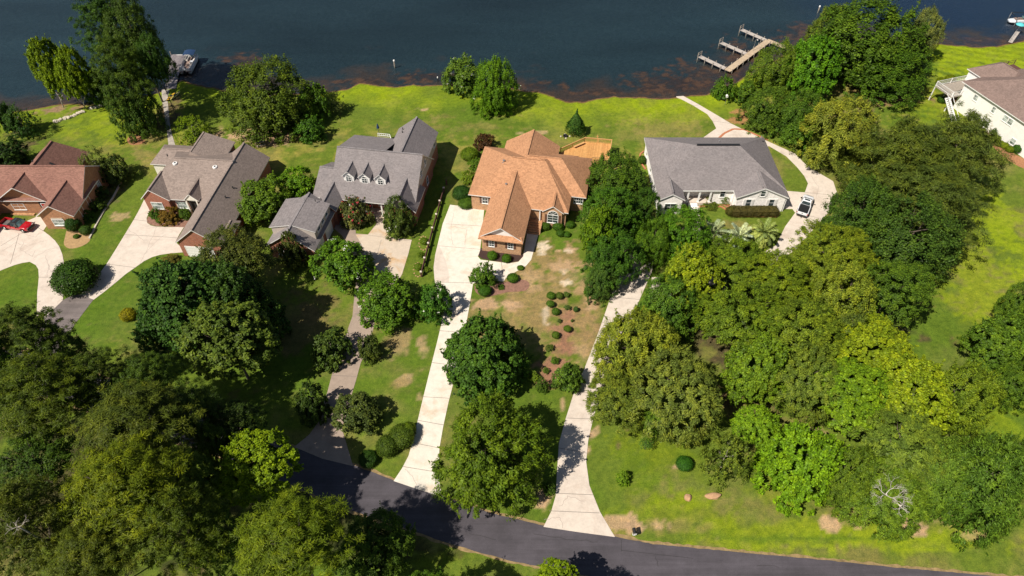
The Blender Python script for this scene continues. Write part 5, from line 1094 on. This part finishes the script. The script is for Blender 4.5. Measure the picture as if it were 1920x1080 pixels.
for i,(cx,cy,sz,zt,col,lab) in enumerate([(1336,438,1.0,3.0,(.30,.36,.20),'silvery feather palm nearest the front walk, left of three'),(1386,446,1.12,2.0,(.36,.44,.30),'palest blue green feather palm, middle of three with a brown heart'),(1432,437,1.0,2.6,(.24,.31,.09),'yellow green feather palm beside the drive, right of three')]):
    q=P(cx,cy,zt); t=empty('feather_palm',(q.x,q.y,-.02),lab,'palm','feather palms on the lawn'); R=np.random.RandomState(70+i)
    cen,nr,dv,tc=frond_mesh(70+i,nf=40,L=2.7*sz); me=leaf_mesh('fronds',cen,nr,.62,.13,R,tc,dv*3,jit=.15)
    o=link('fronds',me,t,(0,0,zt)); o.color=(*col,1)
    mb=MB(); mb.tube([(0,0,0),(.03,.02,zt*.5),(0,0,zt+.1)],[.34,.28,.3],10); mb.build('trunk',M['bark'],t,True)
# bare branches: parts of the trees that carry them
def dead(lab,x,y,z,size,seed,n=3,mat='deadwood'):
    t=[o for o in COL.objects if o.get('label')==lab][0]; R=random.Random(seed); mb=MB(); q=P(x,y,z)-t.location; c0=Vector((0,0,z*.55))
    def grow(p,d,L,r,n):
        e=p+d*L; m1=p.lerp(e,.5)+Vector([R.uniform(-.12,.12)*L for _ in range(3)]); mb.tube([p,m1,e],[r,r*.8,r*.5],5)
        if n<=0: return
        for k in range(R.choice([2,3,3])):
            dd=(d+Vector([R.uniform(-.8,.8),R.uniform(-.8,.8),R.uniform(-.35,.35)])).normalized(); grow(m1.lerp(e,R.uniform(.2,1)),dd,L*R.uniform(.5,.85),r*.55,n-1)
    mb.tube([c0,c0.lerp(q,.6)+Vector((.1,-.1,0)),q],[.1,.08,.06],6)
    for k in range(4):
        a=k*1.57+R.random(); grow(q-Vector((0,0,.3)),Vector((math.cos(a),math.sin(a),.25)).normalized(),size*R.uniform(.5,1.1),.04,n)
    mb.build('bare_branches',M[mat],t,True)
L_=lambda s:[r[7] for r in T_ if s in r[7]][0]
dead(L_('green tree carrying the bare white'),1662,925,9.3,1.15,5,5)
dead(L_('green tree carrying the bare white'),1690,948,8.6,.8,6,4)
dead(L_('big pine with bare gray twigs'),30,985,22.2,.6,12,3,'bark_pale')
# ---------------------------------------------------------------- vehicles
def pickup(x,y,head,paint_,label,bed='black',z=.04,roof=None,extras=True):
    p=P(x,y); t=empty('pickup_truck',(p.x,p.y,z),label,'pickup truck',None,head)
    L,Wd=5.7,1.95; hw=Wd/2
    # lower body: lofted sections along x (front at +x)
    def loft(secs,name,mats,parent,hw_,close=True,top=None):
        mb=MB(); prev=None
        for (xx,zb,zt,wf) in secs:
            w_=hw_*wf; ring=[(xx,-w_*.94,zb),(xx,-w_,zb+(zt-zb)*.35),(xx,-w_*.97,zt-.06),(xx,-w_*.88,zt),(xx,w_*.88,zt),(xx,w_*.97,zt-.06),(xx,w_,zb+(zt-zb)*.35),(xx,w_*.94,zb)]
            k=len(mb.v); mb.v+=ring
            if prev is not None:
                for j in range(8): mb.f.append((prev+j,prev+(j+1)%8,k+(j+1)%8,k+j)[::-1]); mb.mi.append(0)
            else: mb.f.append(tuple(k+j for j in range(8))); mb.mi.append(0)
            prev=k
        mb.f.append(tuple(prev+j for j in range(7,-1,-1))); mb.mi.append(0)
        return mb.build(name,mats,parent,True)
    def sm(o): 
        bevel(o,.03,2); return o
    body=sm(loft([(-.35,.42,1.02,1),(.9,.42,1.08,1),(1.25,.44,1.13,1),(2.3,.46,1.07,.97),(2.7,.5,.98,.9),(2.85,.55,.85,.82)],'body',[M[paint_]],t,hw))
    # cargo bed: floor, sides, tailgate
    mb=MB(); mb.box(-2.72,-.37,-hw*.97,hw*.97,.45,.62); mb.box(-2.72,-.37,-hw,-hw+.13,.62,1.16); mb.box(-2.72,-.37,hw-.13,hw,.62,1.16); mb.box(-.47,-.37,-hw+.13,hw-.13,.62,1.16)
    b=bevel(mb.build('cargo_bed',M[paint_],t)); mb=MB(); mb.box(-2.82,-2.725,-hw+.06,hw-.06,.6,1.15); tg=bevel(mb.build('tailgate',M[paint_],t)); mb=MB(); mb.box(-2.85,-2.82,-.15,.15,.95,1.03); mb.build('handle',M['black'],tg)
    if bed=='black': mb=MB(); mb.box(-2.68,-.5,-hw+.16,hw-.16,1.165,1.2); bevel(mb.build('bed_cover',M['black'],t),.02)
    else: mb=MB(); mb.box(-2.7,-.5,-hw+.14,hw-.14,.622,.66); [mb.box(-2.6,-.6,yy-.03,yy+.03,.66,.69) for yy in (-.6,-.3,0,.3,.6)]; mb.build('bed_liner',M['asphalt_old'],t); mb=MB(); mb.box(-1.0,-.52,-hw+.16,hw-.16,.7,1.2); mb.build('tool_box',M['black'],b)
    # cab
    mb=MB(); yb=hw*.93; yt=hw*.76
    vs=[(-.33,-yb,1.05),(1.45,-yb,1.1),(1.45,yb,1.1),(-.33,yb,1.05),(-.2,-yt,1.78),(.95,-yt,1.8),(.95,yt,1.8),(-.2,yt,1.78)]
    mb.add(vs,[(4,5,6,7),(0,1,5,4),(1,2,6,5),(2,3,7,6),(3,0,4,7)]); cab=bevel(mb.build('cab',M[roof or paint_],t),.06,3)
    def pane(name,i0,i1,i2,i3,s=.84,off=.02):
        q=[Vector(vs[i]) for i in (i0,i1,i2,i3)]; c=sum(q,Vector())/4; nr=(q[1]-q[0]).cross(q[2]-q[0]).normalized()
        m_=MB(); r_=[c+(v-c)*s+nr*off for v in q]; m_.add(r_+[v-nr*.015 for v in r_],[(0,1,2,3),(7,6,5,4),(0,4,5,1),(1,5,6,2),(2,6,7,3),(3,7,4,0)]); m_.build(name,M['glass_blue' if name=='windshield' else 'glass'],cab)
    pane('windshield',1,2,6,5,.88); pane('rear_window',3,0,4,7); pane('side_window',0,1,5,4,.8); pane('side_window',2,3,7,6,.8)
    mb=MB(); mb.box(.05,.45,-.45,.45,1.8,1.825); mb.build('sunroof',M['glass'],cab)
    # wheels
    for xx in (-1.75,1.85):
        for sg in (-1,1):
            tw=MB(); tw.tube([(0,-.13,0),(0,-.10,0),(0,.10,0),(0,.13,0)],[.33,.39,.39,.33],20); wh=tw.build('wheel',M['rubber'],t,True,(xx,sg*(hw-.1),.39)); r_=MB(); r_.tube([(0,sg*.1,0),(0,sg*.145,0)],[.23,.2],12); r_.build('rim',M['metal'],wh)
            ar=MB()
            for k in range(7):
                a0=math.pi*k/7; a1=math.pi*(k+1)/7; ar.bar((xx+.46*math.cos(a0),sg*(hw+.01),.42+.46*math.sin(a0)),(xx+.46*math.cos(a1),sg*(hw+.01),.42+.46*math.sin(a1)),.08,.07)
            ar.build('fender_flare',M['black'],t)
    for sg in (-1,1):
        mb=MB(); mb.box(2.66,2.84,sg*.62-.16,sg*.62+.16,.78,.95); bevel(mb.build('headlight',M['glass_curtain'],t),.02)
        mb=MB(); mb.box(-2.84,-2.7,sg*(hw-.1)-.07,sg*(hw-.1)+.07,.8,1.1); mb.build('tail_light',M['paint_red'],t)
        mb=MB(); mb.box(1.0,1.16,sg*(hw+.12)-.12,sg*(hw+.12)+.12,1.14,1.36); bevel(mb.build('mirror',M['black'],t),.03)
    mb=MB(); mb.box(2.78,2.98,-hw*.85,hw*.85,.45,.72); bevel(mb.build('front_bumper',M['black'],t),.04)
    mb=MB(); mb.box(-3.0,-2.82,-hw*.92,hw*.92,.45,.68); mb.box(-3.35,-3.0,-.05,.05,.42,.5); bevel(mb.build('rear_bumper',M['black'] if paint_=='paint_white' else M['metal'],t),.03)
    mb=MB(); mb.box(2.82,2.9,-.45,.45,.72,.92); mb.build('grille',M['black'],t)
    if paint_=='paint_white':
        mb=MB(); mb.box(.62,.7,-.62,.62,1.84,1.92); [mb.box(.6,.72,s_*.62-.05,s_*.62+.05,1.78,1.96) for s_ in (-1,1)]; mb.build('light_bar',M['black'],cab)
    return t
hd=lambda a,b: math.atan2((P(*b)-P(*a)).y,(P(*b)-P(*a)).x)
pickup(35,427.5,hd((6,422),(60,431)),'paint_red','red pickup truck with black roof parked on the left pale drive','open',roof='black')
a,b_=(1500,408),(1516,368)
pickup(1507.5,391,hd(a,b_),'paint_white','white pickup truck with black bed cover beside the white house','black')
# partly hidden silver car
def sedan(x,y,head,paint_,label):
    p=P(x,y); t=empty('parked_car',(p.x,p.y,.04),label,'car',None,head); mb=MB(); hw=.92
    secs=[(-2.35,.45,.8,.8),(-2.2,.35,.95,.93),(-1.3,.3,1.0,1),(0,.3,.98,1),(1.2,.3,.96,1),(2.05,.35,.84,.94),(2.3,.42,.66,.82)]; prev=None
    for (xx,zb,zt,wf) in secs:
        w_=hw*wf; ring=[(xx,-w_*.92,zb),(xx,-w_,zb+.3*(zt-zb)),(xx,-w_*.93,zt-.05),(xx,-w_*.8,zt),(xx,w_*.8,zt),(xx,w_*.93,zt-.05),(xx,w_,zb+.3*(zt-zb)),(xx,w_*.92,zb)]
        k=len(mb.v); mb.v+=ring
        if prev is not None:
            for j in range(8): mb.f.append((prev+j,prev+(j+1)%8,k+(j+1)%8,k+j)[::-1]); mb.mi.append(0)
        else: mb.f.append(tuple(k+j for j in range(8))); mb.mi.append(0)
        prev=k
    mb.f.append(tuple(prev+j for j in range(7,-1,-1))); mb.mi.append(0); mb.build('body',M[paint_],t,True)
    vs=[(-1.75,-.8,.95),(1.0,-.8,.94),(1.0,.8,.94),(-1.75,.8,.95),(-1.1,-.62,1.42),(.25,-.62,1.44),(.25,.62,1.44),(-1.1,.62,1.42)]
    mb=MB(); mb.add(vs,[(4,5,6,7),(0,1,5,4),(1,2,6,5),(2,3,7,6),(3,0,4,7)]); cab=bevel(mb.build('cabin',M[paint_],t),.05,2)
    for nm,idx in (('windshield',(1,2,6,5)),('rear_window',(3,0,4,7)),('side_window',(0,1,5,4)),('side_window',(2,3,7,6))):
        q=[Vector(vs[i]) for i in idx]; c=sum(q,Vector())/4; nr=(q[1]-q[0]).cross(q[2]-q[0]).normalized(); m_=MB(); r_=[c+(v-c)*.85+nr*.02 for v in q]; m_.add(r_+[v-nr*.015 for v in r_],[(0,1,2,3),(7,6,5,4),(0,4,5,1),(1,5,6,2),(2,6,7,3),(3,7,4,0)]); m_.build(nm,M['glass'],cab)
    for xx in (-1.4,1.4):
        for sg in (-1,1): tw=MB(); tw.tube([(0,-.1,0),(0,.1,0)],.33,18); wh=tw.build('wheel',M['rubber'],t,False,(xx,sg*.83,.33)); r_=MB(); r_.tube([(0,sg*.1,0),(0,sg*.12,0)],.2,10); r_.build('rim',M['metal'],wh)
    return t
sedan(1209,482,math.radians(115),'paint_silver','silver car half hidden under the dark trees at the head of the right drive')
# ---------------------------------------------------------------- boats and docks
def pontoon(x,y,head,label):
    p=P(x,y,-.3); t=empty('pontoon_boat',(p.x,p.y,-.3),label,'boat',None,head); L,W_=7.0,2.6
    for sg in (-1,1): mb=MB(); mb.tube([(-3.4,sg*.9,.05),(2.6,sg*.9,.05),(3.2,sg*.9,.12),(3.5,sg*.9,.25)],[.33,.33,.25,.06],12); mb.build('pontoon',M['metal'],t,True)
    mb=MB(); mb.box(-3.5,3.5,-1.3,1.3,.4,.5); mb.build('deck',M['carpet'],t)
    mb=MB()
    for (x0,x1,y0,y1) in ((-3.2,3.3,-1.28,-1.22),(-3.2,3.3,1.22,1.28),(3.24,3.3,-1.22,-.4),(3.24,3.3,.4,1.22),(-3.2,-3.14,-1.22,1.22)): mb.box(x0,x1,y0,y1,.52,1.15)
    mb.build('side_panels',M['boat_white'],t)
    mb=MB()
    for sg in (-1,1): mb.bar((-3.2,sg*1.25,1.2),(3.3,sg*1.25,1.2),.06)
    mb.build('railing',M['metal'],t)
    for (x0,x1,y0,y1) in ((-3.0,-1.4,-1.18,-.55),(-3.0,-1.4,.55,1.18),(1.2,3.1,-1.18,-.6),(1.2,3.1,.6,1.18)):
        mb=MB(); mb.box(x0,x1,y0,y1,.5,.9); s_=-1 if y0<0 else 1; mb.box(x0,x1,s_*1.05-.1,s_*1.05+.1,.9,1.2); bevel(mb.build('bench_seat',M['seat'],t),.05)
    mb=MB(); mb.box(-.3,.3,-1.15,-.45,.5,1.25); mb.bar((-.32,-.8,1.1),(-.45,-.8,1.3),.3,.04); bevel(mb.build('console',M['boat_white'],t),.05)
    mb=MB(); mb.box(-1.0,-.6,-1.05,-.5,.5,.95); mb.box(-1.1,-1.0,-1.05,-.5,.9,1.4); bevel(mb.build('captain_chair',M['seat'],t),.04)
    mb=MB(); n_=7; vs=[]
    for i in range(n_):
        yy=-1.25+2.5*i/(n_-1); zz=2.45-.25*(abs(yy)/1.25)**2.2
        for xx in (.9,1.7,2.5,3.3): vs.append((xx,yy,zz-.03*abs(xx-2.1)))
    vs2=[(a,b,c-.03) for a,b,c in vs]; fs=[]
    for i in range(n_-1):
        for j in range(3): k=i*4+j; fs.append((k,k+1,k+5,k+4)); k+=len(vs); fs.append((k+4,k+5,k+1,k))
    mb.add(vs+vs2,fs); mb.build('bimini_canopy',M['canvas_blue'],t,True)
    mb=MB()
    for xx in (1.0,3.2):
        for sg in (-1,1): mb.bar((xx*.5+1,sg*1.25,1.2),(xx,sg*1.2,2.2),.04)
    mb.build('canopy_frame',M['metal'],t)
    mb=MB(); mb.box(-3.9,-3.45,-.25,.25,.1,.95); bevel(mb.build('outboard_motor',M['black'],t),.06)
    return t
pt=pontoon(356,124,hd((347,141),(366,103)),'white pontoon boat with navy blue canopy moored at the left dock')
# left dock
mb=MB(); W=[P(x,y,.1) for x,y in [(321,102),(352,102),(334,142),(330,166),(309,166),(313,146)]]; slab(mb,W,.12,0,.12)
dock=empty('boat_dock',(W[4].x,W[4].y,0),'gray plank dock in tree shade beside the pontoon boat','dock'); off=Vector((W[4].x,W[4].y,0))
mb.v=[tuple(Vector(v)-off) for v in mb.v]; mb.build('deck_boards',M['dockwood_shaded'],dock)
for x,y in [(321,103),(351,103),(343,124),(333,145),(316,140),(325,120)]:
    q=P(x,y,.1)-off; mb=MB(); mb.tube([(q.x,q.y,-2),(q.x,q.y,.95)],.1,8); mb.build('piling',M['postwood'],dock)
mb=MB(); q0=P(333,102,1.0)-off; q1=P(350,102,1.0)-off; mb.bar(P(331,103,.9)-off,P(349,103,.9)-off,.08); mb.build('rail',M['trim'],dock)
for (x,y,mt_,lab,a) in [(321,183,'kayak','deep yellow kayak lying on the grass by the left dock path',1.35),(329,181,'kayak2','pale yellow kayak lying beside the deep yellow one',1.3)]:
    q=P(x,y); mb=MB(); n=11; Lk=3.4
    pts=[(-Lk/2+Lk*i/(n-1),0,.2+.08*abs(2*i/(n-1)-1)**3) for i in range(n)]; mb.tube(pts,[max(.03,.38*math.sin(math.pi*(i+.15)/(n-.7))**.6) for i in range(n)],12)
    for i,v in enumerate(mb.v): mb.v[i]=(v[0],v[1],.2+(v[2]-.2)*.5)
    t=empty('kayak',(q.x,q.y,.02),lab,'kayak','kayaks by the left dock',a); mb.build('hull',M[mt_],t,True)
    c=MB(); c.lathe((.05,0,.37),[(.26,0),(.30,.03),(.26,.05),(.2,.02)],14); o=c.build('cockpit',M['black'],t,True); o.scale=(1.6,1,1)
# finger dock at right
dk=None
def dz(x,y,z=.35): return P(1280+x/6,20+y/6,z)
m0,m1=dz(510,668),dz(965,335)
dk=empty('finger_dock',(m0.x,m0.y,-.3),'wooden finger dock with three gray fingers and a tan walkway','dock')
def plank(a,b,wd,mat,name,z=.35,ext=0):
    d=(b-a).normalized(); a=a-d*ext; L=(b-a).length; mb=MB(); mb.box(0,L,-wd/2,wd/2,-.12,0); me_=None
    o=mb.build(name,M[mat],dk); o.location=(a.x-m0.x,a.y-m0.y,z+.3); o.rotation_euler=(0,0,math.atan2(d.y,d.x)); return a,d,L
def post(p,zt,name='piling',r=.09):
    mb=MB(); mb.tube([(0,0,-1.8),(0,0,zt)],r,8); mb.build(name,M['postwood'],dk,False,(p.x-m0.x,p.y-m0.y,0))
A,d,L=plank(m0,m1,1.5,'dockwood_new','walkway',ext=.3); sd=Vector((-d.y,d.x,0))
for k in range(8):
    for s_ in (-1,1): post(A+d*(L*(k+.3)/7.6)+sd*s_*.82,1.0)
n1_=dz(1090,385); plank(m1,n1_,1.4,'dockwood_new','shore_ramp',z=.354,ext=.4); plank(n1_,P(1530,108,.35),1.4,'dockwood_new','shore_ramp',z=.358)
for (fa,fb) in ((dz(495,655),dz(190,510)),(dz(735,490),dz(430,355)),(dz(950,335),dz(660,208))):
    a_,d_,l_=plank(fa,fb,1.15,'dockwood','finger',z=.346,ext=-.35); s2=Vector((-d_.y,d_.x,0))
    for k in (0.12,.42,.72,1.0):
        for s_ in (-1,1): post(a_+d_*l_*k+s2*s_*.62,1.0 if k<1 else 1.7)
    e=a_+d_*l_; mb=MB(); 
    for z in (1.15,1.65): mb.bar((e.x-m0.x+s2.x*.62,e.y-m0.y+s2.y*.62,z),(e.x-m0.x-s2.x*.62,e.y-m0.y-s2.y*.62,z),.07)
    mb.bar((e.x-m0.x+s2.x*.62,e.y-m0.y+s2.y*.62,1.15),(e.x-m0.x+s2.x*.5-d_.x*.5,e.y-m0.y+s2.y*.5-d_.y*.5,1.7),.06)
    mb.build('end_rail',M['postwood'],dk)
q=dz(790,450); mb=MB(); mb.tube([(0,0,.5),(0,0,3.4)],.05,8); mb.tube([(0,0,3.4),(.25,0,3.5),(.4,0,3.4)],.04,6); lp=mb.build('lamp_pole',M['metal'],dk,False,(q.x-m0.x,q.y-m0.y,0)); mb=MB(); mb.lathe((.42,0,3.25),[(.14,0),(.16,.08),(.05,.16)],10); mb.build('lamp_head',M['trim'],lp)
# boat lift at the right edge
q=P(1912,42,-.3); t=empty('boat_lift',(q.x,q.y,-.3),'moored boat and lift frame cut by the right edge on the lake','boat')
mb=MB(); n=9; pts=[(-3+6*i/(n-1),0,.5) for i in range(n)]; mb.tube(pts,[.7,.95,1.05,1.1,1.1,1.05,.9,.55,.1],12)
for i,v in enumerate(mb.v): mb.v[i]=(v[0],v[1],.45+(v[2]-.5)*.45)
o=mb.build('hull',M['boat_white'],t,True); mb=MB(); mb.box(-1.8,1.2,-.6,.6,.9,1.0); mb.build('cockpit',M['carpet'],t); mb=MB(); mb.box(.2,.3,-.6,.6,1,1.5); mb.build('windshield',M['glass_blue'],t)
for sx,sy in ((-2.2,-1.6),(2.2,-1.6),(-2.2,1.6),(2.2,1.6)): mb=MB(); mb.tube([(sx,sy,-1.5),(sx,sy,1.9)],.09,8); mb.build('post',M['metal'],t)
mb=MB(); [mb.bar((-2.2,s_*1.6,1.8),(2.2,s_*1.6,1.8),.1) for s_ in(-1,1)]; [mb.bar((s_*2.2,-1.6,1.78),(s_*2.2,1.6,1.78),.1) for s_ in(-1,1)]; mb.build('lift_frame',M['black'],t)
a,b_=P(1895,78,.3),P(1912,54,.2); mb=MB(); d=b_-a; mb.bar((0,0,.1),(d.x,d.y,.1),.9,.1); t2=empty('gangway',(a.x,a.y,0),'thin gray gangway from the right lawn to the moored boat','gangway'); mb.build('planks',M['dockwood'],t2); mb=MB(); mb.bar((0,.4,.9),(d.x,d.y+.4,.9),.05); mb.bar((0,.4,.1),(0,.4,.9),.05); mb.bar((d.x,d.y+.4,.1),(d.x,d.y+.4,.9),.05); mb.build('handrail',M['metal'],t2)
q=P(1910,52,1.2); mb=MB(); mb.lathe((0,0,2.0),[(1.0,0),(.6,.28),(.08,.42)],14); t3=empty('umbrella',(q.x,q.y,0),'small turquoise umbrella by the gangway at the right edge','umbrella'); mb.build('canopy',M['turquoise'],t3); mb=MB(); mb.tube([(0,0,-.3),(0,0,2.3)],.04,6); mb.build('pole',M['metal'],t3)
# ---------------------------------------------------------------- posts and small things
def waterpost(x,y,h,label,mat='postwood',r=.16):
    q=P(x,y,-.3); t=empty('water_post',(q.x,q.y,-.3),label,'post'); mb=MB(); mb.tube([(0,0,-1.5),(0,0,h)],[r*1.1,r],9); mb.build('shaft',M[mat],t); mb=MB(); mb.lathe((0,0,h-.25),[(r*1.3,0),(r*1.3,.25),(r*.3,.38)],9); mb.build('cap',M['trim'],t)
waterpost(740,124,1.5,'gray post with white cap in the water before the gray roofed house')
waterpost(821,152,1.0,'short dark post with white top at the grassy shoreline','black',.1)
waterpost(1535,19,1.1,'white topped post far out in the lake left of the great oak')
q=P(1359,197); t=empty('bird_house',(q.x,q.y,0),'small bird house on a thin pole by the lake path','bird house'); mb=MB(); mb.tube([(0,0,0),(0,0,1.9)],.04,6); mb.build('pole',M['metal'],t); mb=MB(); mb.box(-.2,.2,-.18,.18,1.9,2.25); mb.add([(-.26,-.24,2.25),(.26,-.24,2.25),(.26,.24,2.25),(-.26,.24,2.25),(0,-.24,2.5),(0,.24,2.5)],[(0,1,4),(2,3,5),(1,2,5,4),(3,0,4,5),(0,3,2,1)]); mb.build('box',M['trim'],t)
q=P(1187,1003); t=empty('mailbox',(q.x,q.y,0),'black mailbox on a pale post by the road','mailbox',None,.1)
mb=MB(); mb.box(-.08,.08,-.08,.08,0,1.05); mb.box(-.12,.12,-.35,.1,.62,.72); mb.build('post',M['trim'],t); mb=MB(); mb.box(-.2,.2,-.45,.3,1.06,1.25); mb.tube([(0,-.45,1.25),(0,.3,1.25)],.2,14); o=bevel(mb.build('box',M['black'],t),.02); mb=MB(); mb.box(-.18,.18,-.47,-.452,1.08,1.38); mb.build('door',M['trim'],o)
# second mailbox by the bright driveway foot
q=P(873,938); t=empty('mailbox',(q.x,q.y,0),'gray mailbox half hidden under the light green tree by the road','mailbox',None,.1)
mb=MB(); mb.box(-.08,.08,-.08,.08,0,1.05); mb.build('post',M['postwood'],t); mb=MB(); mb.box(-.2,.2,-.45,.3,1.06,1.25); mb.tube([(0,-.45,1.25),(0,.3,1.25)],.2,14); mb.build('box',M['metal'],t)
def rock(x,y,sx,sy,sz,mat,label,seed,name='boulder',cat='rock',grp=None):
    q=P(x,y); bm=bmesh.new(); bmesh.ops.create_icosphere(bm,subdivisions=3,radius=1); R=np.random.RandomState(seed); K=R.normal(size=(6,3))*2.2; ph=R.rand(6)*6
    for v in bm.verts:
        c=np.array(v.co); f=1+sum(.07*math.sin(K[i]@c+ph[i]) for i in range(6)); v.co=Vector((c[0]*f*sx,c[1]*f*sy,c[2]*f*sz))
    me=bpy.data.meshes.new(name); bm.to_mesh(me); bm.free(); me.materials.append(M[mat]); o=link(name,me,None,(q.x,q.y,sz*.35)); tag(o,label,cat,grp); return o
rock(1289,934,.42,.5,.4,'rock','smaller tan boulder, left of two on the lower right lawn',1)
rock(1337,932,.85,.45,.42,'rock','larger orange tan boulder, right of two on the lower lawn',2)
rr2=random.Random(5)
lines=[((104,229),(118,224)),((118,224),(131,221)),((131,221),(146,214)),((146,214),(158,210)),((170,204),(186,200)),((186,200),(204,192))]
k=0
for i,(a,b_) in enumerate(lines):
    for j in range(5):
        t_=(j+rr2.random()*.6)/5; k+=1
        rock(a[0]+(b_[0]-a[0])*t_,a[1]+(b_[1]-a[1])*t_,rr2.uniform(.3,.6),rr2.uniform(.25,.45),rr2.uniform(.2,.4),'riprap','pale riprap stone in the broken row along the left shore bank',k,'shore_stone','stone','pale stones along the left shore')
# sand ring stones beside the fence
for (cx_,cy_,lab) in ((794,456,'cream pebble of the upper ring around a shrub left of the rail fence'),(784,506,'cream pebble of the lower ring around a shrub left of the rail fence')):
    for j in range(12):
        a=j*math.pi/6; rock(cx_+8*math.cos(a),cy_+13*math.sin(a),.16,.13,.09,'sandbed',lab,100+j,'pebble','stone','pebble rings beside the rail fence')
# rail fence
t=None; W=[P(440+x/3.375,200+y/3.375,.5) for x,y in [(1340,480),(1324,530),(1299,612),(1277,697),(1252,783),(1227,880),(1203,973),(1181,1062)]]
t=empty('rail_fence',(W[0].x,W[0].y,0),'dark rust brown rail fence with pale topped posts beside the bright driveway','fence'); o0=Vector((W[0].x,W[0].y,0))
for i,p in enumerate(W):
    q=p-o0; mb=MB(); mb.box(q.x-.14,q.x+.14,q.y-.14,q.y+.14,-.1,1.15); po=mb.build('post',M['rust'],t)
    if i: mb=MB(); mb.box(q.x-.18,q.x+.18,q.y-.18,q.y+.18,1.15,1.22); mb.add([(q.x-.18,q.y-.18,1.22),(q.x+.18,q.y-.18,1.22),(q.x+.18,q.y+.18,1.22),(q.x-.18,q.y+.18,1.22),(q.x,q.y,1.36)],[(0,1,4),(1,2,4),(2,3,4),(3,0,4)]); mb.build('cap',M['conc'],po)
for i in range(1,len(W)-1):
    a=W[i]-o0; b_=W[i+1]-o0; mb=MB()
    for z in (.35,.65,.95): mb.bar((a.x,a.y,z),(b_.x,b_.y,z),.12,.16)
    mb.build('rail',M['rust'],t)
# low brick ring / fire pit on the back lawn
q=P(1060,256); t=empty('fire_pit',(q.x,q.y,0),'small dark fire pit with pale stones on the back lawn near the cedar','fire pit'); mb=MB(); mb.lathe((0,0,0),[(.45,0),(.5,.3),(.35,.3),(.3,.05)],12); mb.build('ring',M['black'],t)
for j in range(4): a=j*1.6; mb=MB(); mb.lathe((.9*math.cos(a),.7*math.sin(a),0),[(.16,0),(.2,.12),(.08,.2)],8); mb.build('stone',M['riprap'],t)
# picnic table in the shade behind the taupe roof
q=P(490,272); t=empty('picnic_table',(q.x,q.y,0),'dark picnic table in the shade of the big lakeside oak','table',None,.3)
mb=MB(); mb.box(-.9,.9,-.38,.38,.72,.77); mb.build('tabletop',M['postwood'],t)
for s_ in (-1,1): mb=MB(); mb.box(-.9,.9,s_*.75-.14,s_*.75+.14,.42,.46); mb.build('bench',M['postwood'],t); mb=MB(); mb.bar((s_*.65,-.8,0),(s_*.65,.25,.72),.08); mb.bar((s_*.65,.8,0),(s_*.65,-.25,.72),.08); mb.bar((s_*.65,-.8,.4),(s_*.65,.8,.4),.07); mb.build('leg',M['postwood'],t)
# patio umbrella behind the gray roofed house
q=P(710,248,2.6); t=empty('patio_umbrella',(q.x,q.y,0),'tiny blue closed umbrella behind the gray roofed house','umbrella'); mb=MB(); mb.tube([(0,0,0),(0,0,4.6)],.05,6); mb.build('pole',M['metal'],t); mb=MB(); mb.lathe((0,0,3.6),[(.3,0),(.2,.5),(.05,1.0)],10); mb.build('canopy',M['canvas_blue'],t)
